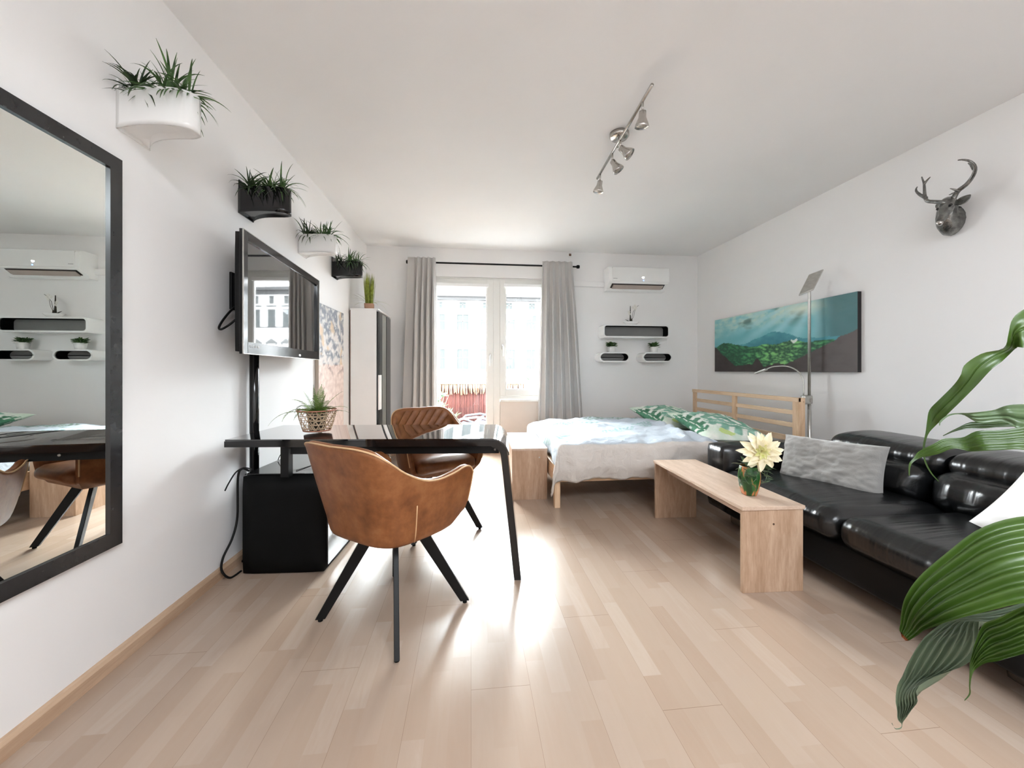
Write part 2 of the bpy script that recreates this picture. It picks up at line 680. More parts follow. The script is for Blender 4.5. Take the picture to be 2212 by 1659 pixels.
# ================================================================ the room
OX0, OX1, OZ = -0.56, 1.03, 2.245
struct(MB().span((WL - 0.2, WF - 0.2, -0.2), (WR + 0.2, WB + 0.3, 0)), 'floor', 'floor')
struct(MB().span((WL - 0.2, WF - 0.2, HC), (WR + 0.2, WB + 0.3, HC + 0.2)), 'ceiling', 'ceil')
struct(MB().span((WL - 0.2, WF - 0.2, 0), (WL, WB + 0.3, HC)), 'wall_left', 'wall')
struct(MB().span((WR, WF - 0.2, 0), (WR + 0.2, WB + 0.3, HC)), 'wall_right', 'wall')
struct(MB().span((WL, WF - 0.2, 0), (WR, WF, HC)), 'wall_front', 'wall')
struct(MB().span((WL, WB, 0), (OX0, WB + 0.3, HC)).span((OX1, WB, 0), (WR, WB + 0.3, HC))
       .span((OX0, WB, OZ), (OX1, WB + 0.3, HC)), 'wall_back', 'wall')
struct(MB().span((0.375, WB + 0.005, 0), (OX1, WB + 0.3, 0.66)), 'wall_parapet', 'pink_panel')
struct(MB().prism([(WL, 0), (WL + 0.02, 0), (WL + 0.02, 0.042), (WL + 0.012, 0.052), (WL, 0.055)], WF, 4.9, 'y'), 'baseboard_left', 'baseboard')
struct(MB().prism([(WR, 0), (WR - 0.02, 0), (WR - 0.02, 0.042), (WR - 0.012, 0.052), (WR, 0.055)], WF, 4.9, 'y'), 'baseboard_right', 'baseboard')
bb = MB()
bb.span((WL + 0.02, WB - 0.018, 0), (OX0, WB, 0.055)).span((0.375, WB - 0.013, 0), (OX1, WB + 0.005, 0.055)).span((OX1, WB - 0.018, 0), (WR - 0.02, WB, 0.055))
struct(bb, 'baseboard_back', 'baseboard')
struct(MB().span((OX0 + 0.01, WB - 0.01, 0.0), (0.375, WB + 0.26, 0.03)), 'trim_1', 'baseboard')
struct(MB().span((0.375, WB - 0.035, 0.66), (OX1, WB + 0.02, 0.685)), 'trim_2', 'pvc', bevel=0.004)
# fixed frame around door and window, with the mullion between them
fr = MB()
fy0, fy1 = WB + 0.03, WB + 0.10
fr.span((OX0, fy0, 2.215), (OX1, fy1, OZ)).span((OX0, fy0, 0.03), (OX0 + 0.04, fy1, 2.215)).span((0.288, fy0 - 0.005, 0.03), (0.371, fy1, 2.215))
fr.span((0.371, fy0, 0.685), (OX1, fy1, 0.735)).span((OX1 - 0.04, fy0, 0.735), (OX1, fy1, 2.215))
struct(fr, 'trim_3', 'pvc', bevel=0.004)


def sash(name, x0, x1, z0, z1, st, gl, pane_z):
    m = MB()
    y0, y1 = fy0 - 0.018, fy1 - 0.01
    gx0, gx1, gz0, gz1 = gl
    m.span((x0, y0, z0), (gx0, y1, z1)).span((gx1, y0, z0), (x1, y1, z1)).span((gx0, y0, z0), (gx1, y1, gz0)).span((gx0, y0, gz1), (gx1, y1, z1))
    o = struct(m, name, 'pvc', bevel=0.005)
    b = MB()
    for (a, c, d, e) in ((gx0, gx0 + 0.012, gz0, gz1), (gx1 - 0.012, gx1, gz0, gz1), (gx0, gx1, gz0, gz0 + 0.012), (gx0, gx1, gz1 - 0.012, gz1)):
        b.span((a, y0 + 0.008, d), (c, y0 + 0.03, e))
    b.ob('glazing_bead', 'pvc', o)
    MB().span((gx0, y0 + 0.035, gz0), (gx1, y0 + 0.041, gz1)).ob('pane', 'glass', o)
    # folded-up pleated blind in its cassette at the head of the pane
    c = MB().span((gx0 - 0.02, y0 - 0.028, gz1 - 0.012), (gx1 + 0.02, y0, gz1 + 0.03))
    c.ob('blind_cassette', 'white_satin', o, bevel=0.004)
    return o


def lever(o, x, z, y):
    h = MB()
    h.box((x, y - 0.005, z), (0.026, 0.012, 0.07))
    ha = h.ob('handle', 'chrome', o, bevel=0.004)
    MB().tube([(x, y - 0.008, z + 0.01), (x, y - 0.045, z + 0.01), (x, y - 0.052, z - 0.005), (x, y - 0.05, z - 0.12)], [0.008, 0.008, 0.009, 0.007], 10).ob('lever', 'white_gloss', ha)


d = sash('door_1', -0.52, 0.288, 0.035, 2.215, 0.083, (-0.437, 0.205, 0.16, 2.13), 0)
lever(d, 0.246, 1.235, fy0 - 0.018)
w = sash('window_1', 0.371, 0.99, 0.735, 2.215, 0.071, (0.442, 0.92, 0.811, 2.14), 0)
lever(w, 0.406, 1.36, fy0 - 0.018)

# ================================================================ outside: balcony and street
BY = 6.85
struct(MB().span((-2.2, WB + 0.3, -0.12), (3.2, BY + 0.12, -0.02)), 'balcony_floor', plain('balcony_tiles', (0.6, 0.58, 0.55), 0.7))
reed = NT('red_brown_reed')
v = reed.coord((60, 60, 0.7))
f = reed.noise(v, 1.0, 3, 0.7)
reed.l(reed.ramp(f, [(0.25, srgb(56, 26, 22)), (0.5, srgb(80, 38, 33)), (0.75, srgb(100, 56, 48))]), reed.b.inputs['Base Color'])
reed.b.inputs['Roughness'].default_value = 0.8
reed.bump(f, 0.6, 0.01)
thatch = NT('pale_thatch')
f = thatch.noise(thatch.coord((34, 34, 3)), 1.0, 3, 0.7)
thatch.l(thatch.ramp(f, [(0.3, srgb(70, 44, 34)), (0.5, srgb(150, 124, 100)), (0.7, srgb(170, 150, 124))]), thatch.b.inputs['Base Color'])
thatch.b.inputs['Roughness'].default_value = 0.9
t = thing('reed_fence', 'red-brown reed screen with pale straw fringe along the balcony railing', 'fence', (0.4, BY, -0.02))
random.seed(3)
m = MB()
x = -2.5
while x < 2.6:
    m.tube([(x, random.uniform(-0.006, 0.006), 0.0), (x + random.uniform(-0.006, 0.006), 0, 0.80)], 0.0105, 6)
    x += 0.02
m.span((-2.5, 0.012, 0.0), (2.6, 0.02, 0.84))
m.ob('reed_mat', reed.m, t)
m = MB()
x = -2.5
while x < 2.6:
    dx = random.uniform(-0.02, 0.02)
    zl = random.uniform(0.64, 0.70)
    m.tube([(x, -0.022, 0.845), (x + dx * 0.5, -0.032 - random.random() * 0.01, 0.78), (x + dx, -0.03, zl)], [0.010, 0.012, 0.008], 5)
    x += 0.024
m.ob('straw_fringe', thatch.m, t)
MB().span((-2.5, -0.05, 0.84), (2.6, 0.05, 0.885)).ob('rail', plain('rail_wood', srgb(226, 200, 170), 0.7), t, bevel=0.006)


def leafball(m, c, r, n, ln, wd, seed, up=0.3):
    rnd = random.Random(seed)
    for i in range(n):
        a = rnd.uniform(0, 2 * PI)
        e = rnd.uniform(-0.3, 1.0)
        d = Vector((math.cos(a) * math.cos(e), math.sin(a) * math.cos(e), math.sin(e) + up)).normalized()
        p = Vector(c) + Vector([rnd.uniform(-1, 1) * r[k] for k in range(3)])
        blade(m, p, d, ln * rnd.uniform(0.7, 1.2), wd * rnd.uniform(0.8, 1.2), 0.25, 4, rnd)


def blade(m, p, d, ln, wd, droop, n=5, rnd=random, peak=0.45):
    """leaf blade: tapered strip with a slight fold and droop"""
    p = Vector(p)
    d = Vector(d).normalized()
    side = d.cross(Vector((0, 0, 1)))
    if side.length < 1e-3:
        side = Vector((1, 0, 0))
    side.normalize()
    side = (Matrix.Rotation(rnd.uniform(-0.5, 0.5), 3, d) @ side)
    rows = []
    q = p.copy()
    for i in range(n + 1):
        t = i / n
        w = wd * (math.sin(PI * min(1, (t / peak) * 0.5 if t < peak else 0.5 + 0.5 * (t - peak) / (1 - peak))) ** 0.8) * 0.5 + 0.0004
        nrm = side.cross(d)
        rows.append([q - side * w, q + nrm * (-w * 0.35), q + side * w])
        d = (d + Vector((0, 0, -droop / n))).normalized()
        q = q + d * (ln / n)
    m.grid(rows)


# leafy shrub in a plum pot behind the left of the door glass
t = thing('balcony_shrub', 'leafy green shrub in a plum pot by the left of the balcony', 'plant', (-0.50, 6.05, -0.02))
MB().lathe([(0.09, 0), (0.12, 0.02), (0.15, 0.30), (0.15, 0.34), (0.13, 0.34)], 24, (0, 0, 0)).ob('pot', plain('plum_pot', srgb(110, 84, 92), 0.5), t)
m = MB()
leafball(m, (0.12, 0.0, 0.36), (0.16, 0.12, 0.10), 60, 0.12, 0.045, 5)
leafball(m, (0.0, 0.05, 0.60), (0.08, 0.08, 0.10), 34, 0.10, 0.045, 6)
leafball(m, (0.20, 0.0, 0.30), (0.08, 0.08, 0.08), 26, 0.12, 0.05, 8)
m.ob('foliage', 'balcony_leaf', t)
m = MB()
for a in range(5):
    m.tube([(0, 0, 0.2), (0.03 * a - 0.06, 0.02, 0.45), (0.07 * a - 0.12, 0.03, 0.7)], [0.008, 0.006, 0.003], 6)
m.ob('stem', 'palm', t)

t = thing('twisted_palm', 'tall thin palm with braided stem beside the left door jamb', 'plant', (-0.56, 6.35, -0.02))
MB().lathe([(0.10, 0), (0.14, 0.25), (0.14, 0.28), (0.12, 0.28)], 24).ob('pot', plain('grey_pot', (0.3, 0.3, 0.3), 0.6), t)
m = MB()
for k in range(2):
    m.tube([(0.015 * math.cos(i * 0.9 + k * PI), 0.015 * math.sin(i * 0.9 + k * PI), 0.2 + i * 0.045) for i in range(16)], 0.014, 6)
m.ob('stem', 'palm', t)
m = MB()
rnd = random.Random(4)
for i in range(46):
    z = rnd.uniform(0.62, 1.12)
    a = rnd.uniform(0, 2 * PI)
    blade(m, (0, 0, z), (math.cos(a) * 0.6, math.sin(a) * 0.6, 1.0), 0.13, 0.018, 0.3, 4, rnd)
m.ob('foliage', 'palm', t)

# deck chair: white folding lounger seen through the door
t = thing('deck_chair', 'white reclining garden lounger with raised back outside the glass door', 'chair', (0.22, 6.15, -0.02), R(-8))
alu = plain('white_lounger_frame', srgb(120, 126, 134), 0.35)
slg = plain('lounger_cloth', srgb(66, 70, 80), 0.8)
for s in (-1, 1):
    y = 0.24 * s
    MB().tube([(-0.40, y, 0.27), (-0.34, y, 0.33), (-0.1, y, 0.36), (0.14, y, 0.32)], 0.016, 8).ob('armrest', alu, t)
    MB().tube([(0.02, y, 0.22), (0.12, y, 0.34), (0.30, y, 0.60), (0.36, y, 0.66)], 0.016, 8).ob('back_rail', alu, t)
    MB().tube([(-0.42, y, 0.0), (-0.1, y, 0.30), (0.02, y, 0.36)], 0.014, 8).ob('leg', alu, t)
    MB().tube([(0.22, y, 0.0), (-0.1, y, 0.18), (-0.36, y, 0.27)], 0.014, 8).ob('leg', alu, t)
MB().grid([[(-0.38 + 0.4 * i / 6, -0.23, 0.24 - 0.02 * math.sin(i)), (-0.38 + 0.4 * i / 6, 0.23, 0.24 - 0.02 * math.sin(i))] for i in range(7)]).ob('seat', slg, t)
MB().grid([[(0.04 + 0.3 * i / 6, -0.22, 0.24 + 0.38 * i / 6), (0.04 + 0.3 * i / 6, 0.22, 0.24 + 0.38 * i / 6)] for i in range(7)]).ob('backrest', slg, t)
MB().rbox((0.33, 0, 0.60), (0.05, 0.40, 0.11), 0.02, rot=(0, R(40), 0)).ob('head_pillow', alu, t)

# white planter with spiky plant seen through the window
t = thing('spiky_balcony_plant', 'spiky plant in a tall white tapered planter outside the window', 'plant', (0.98, 6.3, -0.02))
MB().lathe([(0.18, 0), (0.17, 0.5), (0.11, 0.78), (0.05, 0.92), (0.04, 0.92)], 4, (0, 0, 0)).ob('planter', plain('white_planter', (0.8, 0.8, 0.78), 0.5), t)
m = MB()
rnd = random.Random(9)
for i in range(26):
    a = rnd.uniform(0, 2 * PI)
    blade(m, (0, 0, 0.9), (math.cos(a), math.sin(a), rnd.uniform(0.4, 1.6)), rnd.uniform(0.16, 0.30), 0.022, 0.25, 5, rnd)
m.ob('foliage', 'balcony_leaf', t)

# opposite building
t = thing('apartment_building', 'pale plastered apartment house with rows of pedimented windows across the street', 'building', (0, 38, -6))
m = MB().span((-22, 0, 0), (24, 8, 14.2))
m.ob('facade', plain('pale_plaster', (0.80, 0.79, 0.77), 0.9, var=0.03, nscale=0.6), t)
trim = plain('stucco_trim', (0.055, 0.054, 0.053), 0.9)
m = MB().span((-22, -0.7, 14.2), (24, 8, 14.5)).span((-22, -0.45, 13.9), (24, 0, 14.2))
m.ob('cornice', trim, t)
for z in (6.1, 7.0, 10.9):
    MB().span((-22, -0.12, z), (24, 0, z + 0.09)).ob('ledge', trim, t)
m = MB().prism([(-0.7, 14.5), (8, 14.5), (8, 18.5), (4, 18.5)], -22, 24, 'x')
m.ob('roof', plain('roof_sheet', (0.6, 0.58, 0.56), 0.7), t)
wfr = plain('facade_window_frame', (0.075, 0.075, 0.072), 0.6)
wgl = plain('facade_window_glass', (0.035, 0.042, 0.04), 0.7)
proto = None
for fz, hh, ped in ((3.6, 1.9, 0), (7.2, 1.9, 1), (11.0, 1.5, 0), (13.15, 0.55, 2)):
    for i in range(-7, 10):
        xc = -0.79 + 2.28 * i
        w = 1.05 if ped < 2 else 0.55
        a = MB()
        a.span((xc - w / 2 - 0.08, -0.10, fz - 0.08), (xc - w / 2, 0, fz + hh + 0.08)).span((xc + w / 2, -0.10, fz - 0.08), (xc + w / 2 + 0.08, 0, fz + hh + 0.08))
        a.span((xc - w / 2, -0.10, fz - 0.1), (xc + w / 2, 0, fz)).span((xc - w / 2, -0.10, fz + hh), (xc + w / 2, 0, fz + hh + 0.08))
        a.span((xc - 0.04, -0.07, fz), (xc + 0.04, 0, fz + hh)).span((xc - w / 2, -0.07, fz + hh * 0.55), (xc + w / 2, 0, fz + hh * 0.55 + 0.07))
        if ped == 1:
            a.prism([(xc - 0.9, fz + hh + 0.38), (xc + 0.9, fz + hh + 0.38), (xc + 0.9, fz + hh + 0.48), (xc, fz + hh + 0.85), (xc - 0.9, fz + hh + 0.48)], -0.28, 0, 'y')
            a.span((xc - 0.8, -0.2, fz + hh + 0.26), (xc - 0.6, 0, fz + hh + 0.38)).span((xc + 0.6, -0.2, fz + hh + 0.26), (xc + 0.8, 0, fz + hh + 0.38))
        if ped == 0:
            a.span((xc - 0.8, -0.25, fz + hh + 0.28), (xc + 0.8, 0, fz + hh + 0.42))
        wo_ = a.ob('window', wfr, t)
        MB().span((xc - w / 2, -0.04, fz), (xc + w / 2, -0.005, fz + hh)).ob('pane', wgl, wo_)
# street ground
struct(MB().span((-40, 7.2, -6.1), (40, 38, -6)), 'street', plain('asphalt', (0.2, 0.2, 0.2), 0.9))

# ================================================================ curtains and rod
def curtain(name, label, x0t, x1t, x0b, x1b, folds, amp, flat=0.0, seed=1, puddle=0.02):
    n, k = 140, 26
    rows = []
    for j in range(k + 1):
        z = 2.425 - (2.425 - puddle) * j / k
        tz = j / k
        row = []
        for i in range(n + 1):
            s = i / n
            ss = max(0, (s - flat) / (1 - flat))
            xx = (x0t + (x1t - x0t) * s) * (1 - tz) + (x0b + (x1b - x0b) * s) * tz
            ph = ss * folds * 2 * PI + 0.7 * noise.noise(Vector((s * 4, tz * 1.2, seed)))
            env = sstep(0, 0.06, ss) if flat else 1
            a = amp * (0.95 + 0.4 * noise.noise(Vector((s * 5, 3.3, seed)))) * (0.55 + 0.6 * sstep(0, 0.35, tz))
            yy = a * math.sin(ph) * env
            xo = 0.42 * a * math.sin(2 * ph + 0.4) * env
            row.append((xx + xo, yy, z))
        rows.append(row)
    t = thing(name, label, 'curtain', (0, 4.735, 0), 0, 'grey curtains at the balcony door')
    o = MB().grid(rows).ob('cloth', 'curtain', t)
    md = o.modifiers.new('thick', 'SOLIDIFY')
    md.thickness = 0.004
    return t


curtain('curtain', 'grey floor-length curtain gathered at the wall side of the balcony door', -0.755, -0.43, -0.84, -0.415, 4, 0.058, 0.24, 1)
curtain('curtain', 'wide grey floor-length curtain hanging between the window and the air conditioner', 0.885, 1.265, 0.82, 1.42, 5, 0.060, 0.0, 7)
t = thing('curtain_rod', 'thin black curtain rod with ball ends above the window', 'curtain rod', (0.3, 4.80, 2.385))
MB().tube([(-1.05, 0, 0), (1.05, 0, 0)], 0.011, 12).ob('rod', 'black_satin', t)
for s in (-1, 1):
    MB().lathe([(0.008, -0.02), (0.02, -0.018), (0.024, 0), (0.02, 0.018), (0.008, 0.02)], 16, (s * 1.065, 0, 0), Euler((0, PI / 2, 0)).to_matrix()).ob('finial', 'black_satin', t)
for xx in (-0.98, 0.9):
    MB().tube([(xx, 0.10, 0.0), (xx, 0.0, 0.0)], 0.007, 8).ob('bracket', 'black_satin', t)
t = thing('cable_clip', 'small brown square fitting high on the wall above the rod end', 'fitting', (1.278, 4.9, 2.555))
MB().span((-0.02, -0.035, -0.022), (0.02, 0, 0.022)).ob('housing', 'white_satin', t)
MB().span((-0.015, -0.038, -0.015), (0.015, -0.034, 0.015)).ob('cover', plain('brown_cover', srgb(110, 84, 66), 0.5), t)

# ================================================================ air conditioner, duct, wall shelves
o = MB().span((1.0, 4.86, 2.15), (1.735, 4.9, 2.215)).ob('cable_duct', 'wall', bevel=0.004)
tag(o, 'flat wall-coloured cable duct running from the curtain to the air conditioner', 'duct')
t = thing('air_conditioner', 'white split air conditioner above the wall shelves', 'air conditioner', (2.13, 4.9, 2.09))
prof = [(0, 0.285), (-0.02, 0.29), (-0.17, 0.29), (-0.205, 0.28), (-0.215, 0.26), (-0.215, 0.10), (-0.205, 0.078), (-0.115, 0.03), (-0.105, 0.0), (0, 0.0)]
MB().prism(prof, -0.395, 0.395, 'x').ob('body', 'white_satin', t, bevel=0.012, seg=3)
MB().span((-0.355, -0.2195, 0.095), (0.40, -0.2, 0.278)).ob('front_panel', 'white_gloss', t, bevel=0.006)
lv = MB().prism([(-0.203, 0.078), (-0.125, 0.028), (-0.118, 0.036), (-0.196, 0.086)], -0.35, 0.355, 'x').ob('air_outlet', plain('outlet_dark', (0.03, 0.024, 0.022), 0.6), t)
MB().prism([(-0.19, 0.055), (-0.128, 0.018), (-0.122, 0.026), (-0.184, 0.060)], -0.33, 0.335, 'x').ob('louver', plain('louver_beige', (0.45, 0.38, 0.34), 0.5), t)
em = NT('display_white')
em.set(Emission_Strength=4.0)
em.b.inputs['Emission Color'].default_value = (0.9, 0.95, 1, 1)
dm = MB()
for (dx, dz, r) in ((-0.012, 0, 0.008), (0.004, 0.004, 0.007), (-0.004, -0.006, 0.006)):
    dm.lathe([(r, -0.001), (r, 0.001)], 14, (0.055 + dx, -0.220, 0.150 + dz), Euler((PI / 2, 0, 0)).to_matrix())
dm.ob('display', em.m, t)
em = NT('display_blue')
em.set(Emission_Strength=1.5)
em.b.inputs['Base Color'].default_value = srgb(120, 150, 230)
em.b.inputs['Emission Color'].default_value = srgb(110, 140, 240)
MB().lathe([(0.007, -0.001), (0.007, 0.001)], 16, (0.055, -0.2205, 0.112), Euler((PI / 2, 0, 0)).to_matrix()).ob('indicator', em.m, t)
bz = MB()
for i, (a, b) in enumerate(((0, 0.004), (0.006, 0.004), (0.012, 0.006), (0.020, 0.004), (0.026, 0.006), (0.034, 0.004), (0.04, 0.005), (0.047, 0.004))):
    bz.span((-0.342 + a, -0.2205, 0.128), (-0.342 + a + b, -0.2195, 0.134))
bz.ob('brand_mark', 'paper_lbl', t)


def loop_shelf(name, label, x0, x1, z0, z1, group, wt=0.016, rin=0.5):
    w, h = x1 - x0, z1 - z0
    cx, cz = (x0 + x1) / 2, z0
    t = thing(name, label, 'shelf', (cx, 4.9, cz), 0, group)
    D = 0.205
    ro = min(h * rin, h / 2 - 0.001)
    out = rrect(w, h, ro)
    inn = rrect(w - 2 * wt, h - 2 * wt, max(0.01, ro - wt * 0.6))
    n = len(out)
    m = MB()
    rows = []
    for (pl, y) in ((out, 0), (out, -D + 0.004), ([(p[0] * 0.998, p[1] * 0.985) for p in out], -D), (inn, -D), (inn, -D + 0.02)):
        rows.append([(p[0], y, p[1] + h / 2) for p in pl])
    m.grid(rows, closed=True, smooth=False)
    m.ob('body', 'white_gloss', t)
    ml = MB()
    ml.grid([[(p[0] * 1.0, y, p[1] + h / 2) for p in inn] for y in (-D + 0.01, -0.004)], closed=True, smooth=False, flip=True)
    ml.ob('inner_lining', 'black_matt', t)
    MB().prism([(p[0] * 0.999, p[1] * 0.999 + h / 2) for p in inn][::-1], -0.062, -0.002, 'y').ob('back_panel', 'grey_light', t)
    return t


loop_shelf('wall_shelf', 'long white rounded loop shelf below the air conditioner', 1.66, 2.545, 1.475, 1.645, None, 0.019, 0.26)
loop_shelf('wall_shelf', 'small white rounded loop shelf nearer the curtain, under the long shelf', 1.612, 2.008, 1.165, 1.290, 'small loop shelves')
loop_shelf('wall_shelf', 'small white rounded loop shelf nearer the room corner, under the long shelf', 2.180, 2.582, 1.165, 1.290, 'small loop shelves')


def pot_plant(label, x, z, seed):
    t = thing('potted_plant', label, 'plant', (x, 4.77, z), 0, 'small pots on the loop shelves')
    MB().lathe([(0.042, 0), (0.045, 0.002), (0.056, 0.075), (0.05, 0.075), (0.048, 0.06)], 4, (0, 0, 0), Euler((0, 0, PI / 4)).to_matrix()).ob('pot', 'white_satin', t)
    m = MB()
    rnd = random.Random(seed)
    for i in range(170):
        a = rnd.uniform(0, 2 * PI)
        r = rnd.uniform(0, 0.045)
        p = (math.cos(a) * r, math.sin(a) * r, 0.07 + rnd.uniform(0, 0.045))
        blade(m, p, (math.cos(a) * 1.4, math.sin(a) * 0.8, rnd.uniform(0.1, 1.3)), rnd.uniform(0.03, 0.05), 0.016, 0.4, 3, rnd)
    m.ob('foliage', 'succulent', t)


pot_plant('small green plant in a white cup on the small shelf nearer the curtain', 1.80, 1.2905, 1)
pot_plant('small green plant in a white cup on the small shelf nearer the corner', 2.365, 1.2905, 2)

t = thing('orchid_bowl', 'white orchid with dark driftwood in a shallow oval bowl on the long shelf', 'plant', (2.06, 4.77, 1.6455))
MB().lathe([(0.05, 0), (0.075, 0.012), (0.105, 0.04), (0.10, 0.042), (0.07, 0.018), (0.02, 0.012)], 28, (0, 0, 0), Matrix.Diagonal((1, 0.6, 1))).ob('bowl', 'white_gloss', t)
m = MB()
m.tube([(-0.01, 0, 0.02), (-0.012, 0, 0.12), (-0.012, 0, 0.245)], [0.014, 0.008, 0.004], 8)
m.tube([(0.0, 0, 0.02), (0.004, 0, 0.08)], [0.018, 0.010], 8)
m.ob('driftwood', 'stem_dark', t)
m = MB()
blade(m, (-0.01, 0, 0.03), (-1, -0.1, 0.9), 0.09, 0.03, 0.5)
blade(m, (0.01, 0, 0.03), (0.6, -0.4, 0.3), 0.06, 0.03, 0.5)
m.ob('leaf', 'stem_dark', t)
m = MB()
st = cr([(0.0, 0, 0.03), (0.02, 0, 0.14), (0.03, 0, 0.18), (0.075, 0, 0.235), (0.10, 0, 0.255)], 16)
m.tube(st, 0.0022, 6)
m.tube(cr([(0.0, 0, 0.05), (0.035, 0, 0.12), (0.05, 0, 0.2)], 8), 0.0018, 6)
m.ob('stem', 'stem_dark', t)
for (px, pz) in ((0.02, 0.225), (0.045, 0.245), (0.06, 0.225), (-0.035, 0.165), (-0.025, 0.14), (0.045, 0.20)):
    m = MB()
    for k in range(5):
        a = 2 * PI * k / 5 + px * 30
        c = Vector((px, -0.01, pz))
        m.add([c, c + Vector((math.cos(a - 0.5) * 0.014, -0.004, math.sin(a - 0.5) * 0.014)), c + Vector((math.cos(a) * 0.022, -0.002, math.sin(a) * 0.022)), c + Vector((math.cos(a + 0.5) * 0.014, -0.004, math.sin(a + 0.5) * 0.014))], [(0, 1, 2, 3)])
    m.ob('blossom', 'orchid', t)

# ================================================================ left wall: mirror, picture, planters
t = thing('wall_mirror', 'large black-framed mirror on the left wall reflecting the chairs', 'mirror', (WL, 1.13, 0.435))
y0, y1, z1, fw = -0.40, 0.405, 1.385, 0.047
MB().span((0, y0, 0), (0.022, y0 + fw, z1)).span((0, y1 - fw, 0), (0.022, y1, z1)).span((0, y0 + fw, 0), (0.022, y1 - fw, fw + 0.004)).span((0, y0 + fw, z1 - fw), (0.022, y1 - fw, z1)).ob('frame', 'black_frame', t)
MB().span((0.002, y0 + fw, fw), (0.014, y1 - fw, z1 - fw)).ob('mirror_glass', 'mirror', t)


def canvas(name, label, cat, loc, rz, W, H, D, nx, nz, fn, side):
    """stretched canvas: face towards local -y, x to the right, z up"""
    t = thing(name, label, cat, loc, rz)
    MB().span((-W / 2, -D + 0.001, 0), (W / 2, -0.001, H)).ob('stretcher', plain(name + '_edge', side, 0.8), t)
    vs, cs = [], []
    for j in range(nz + 1):
        for i in range(nx + 1):
            a, b = i / nx, j / nz
            vs.append((-W / 2 + W * a, -D - 0.0005, H * b))
            c = fn(a, b)
            cs.append((lin(c[0]), lin(c[1]), lin(c[2]), 1))
    m = MB()
    n = nx + 1
    m.add(vs, [(j * n + i, j * n + i + 1, (j + 1) * n + i + 1, (j + 1) * n + i) for j in range(nz) for i in range(nx)], True)
    m.ob('canvas_print', attr_mat(name + '_print', 0.5), t, colors=cs)
    return t


def landscape(a, b):
    n1 = fbm(a * 6, b * 4, 1.0)
    n2 = fbm(a * 14, b * 11, 5.0)
    c = mixc((92, 164, 172), (140, 202, 208), b + 0.2 * n1)
    cl = sstep(0.55, 0.95, b + 0.22 * n1 - 0.05)
    c = mixc(c, (208, 224, 208), cl * (0.9 if a < 0.6 else 0.5) * sstep(-0.7, 0.3, n2))
    c = mixc(c, (66, 96, 92), 0.7 * sstep(0.2, 0.6, fbm(a * 5 + 9, b * 6, 2.0)) * sstep(0.6, 0.9, b))
    # beams from the break in the clouds
    ang = math.atan2(a - 0.80, 1.12 - b)
    beam = 0.5 + 0.5 * math.sin(ang * 26 + 1.0)
    c = mixc(c, (168, 216, 222), beam * 0.75 * sstep(0.12, 0.75, b) * (1 - sstep(0.10, 0.60, abs(a - 0.66))))
    c = mixc(c, (236, 240, 222), max(0, 1 - math.hypot((a - 0.72) * 5, (b - 0.92) * 7)) * 0.9)
    c = mixc(c, (58, 98, 102), sstep(0.76, 0.90, a) * 0.8)
    # blue ridge, green hills, dark slopes
    r1 = 0.50 + 0.16 * math.exp(-((a - 0.52) / 0.15) ** 2) + 0.03 * fbm(a * 12, 2.0) - 0.03
    if b < r1:
        c = mixc((54, 122, 138), (96, 172, 180), sstep(r1 - 0.25, r1, b) * 0.4 + 0.4 * abs(fbm(a * 9, b * 8, 7)))
    r2 = 0.44 + 0.09 * math.exp(-((a - 0.14) / 0.10) ** 2) + 0.05 * fbm(a * 7, 5.0)
    if b < r2:
        g = abs(fbm(a * 16, b * 16 + a * 5, 3.0))
        br = math.exp(-((a - 0.58) / 0.24) ** 2)
        c = mixc((26, 62, 50), (90 + 50 * br, 205, 125), min(1, g * 1.6) * (0.35 + 0.65 * br) + 0.12)
    d = max(0.46 * (1 - a / 0.25) + 0.02, 0.11 + 0.04 * fbm(a * 8, 8.0), 0.12 + 0.42 * (a - 0.62) / 0.38 if a > 0.60 else 0, 0.27 * math.exp(-((a - 0.40) / 0.05) ** 2) * 0.8)
    if b < d + 0.02 * fbm(a * 20, 1.0):
        c = mixc((52, 44, 44), (92, 84, 82), 0.3 + 0.7 * sstep(0.5, 1.0, a) + 0.2 * n2)
    if math.hypot((a - 0.665) * 26, (b - 0.46) * 22 - 0.3 * math.sin(a * 140)) < 0.55:
        c = (225, 235, 228)
    return c


canvas('landscape_canvas', 'wide canvas print of green mountains under sunbeams on the right wall', 'picture', (WR, 3.594, 1.045), -PI / 2, 1.774, 0.635, 0.034, 240, 86, landscape, (0.02, 0.018, 0.02))


def abstract(a, b):
    n = fbm(a * 7, b * 16, 3.0)
    n2 = fbm(a * 13 + 4, b * 30, 9.0)
    if b > 0.575 + 0.01 * n:
        c = mixc((206, 198, 192), (112, 116, 124), sstep(-0.3, 0.4, n + (b - 0.72) * 1.3))
        c = mixc(c, (222, 218, 212), sstep(0.15, 0.5, n2) * 0.8)
        c = mixc(c, (206, 176, 140), sstep(0.35, 0.6, fbm(a * 5, b * 9, 15)) * 0.8)
    else:
        c = mixc((226, 206, 194), (204, 180, 168), 0.5 + n2)
        c = mixc(c, (150, 128, 120), sstep(0.2, 0.5, n) * sstep(0.45, 0.57, b))
    return c


canvas('abstract_canvas', 'tall abstract canvas, dark grey above and pale pink below, on the left wall', 'picture', (WL, 3.63, 0.42), PI / 2, 0.62, 1.20, 0.03, 60, 110, abstract, (0.5, 0.42, 0.34))


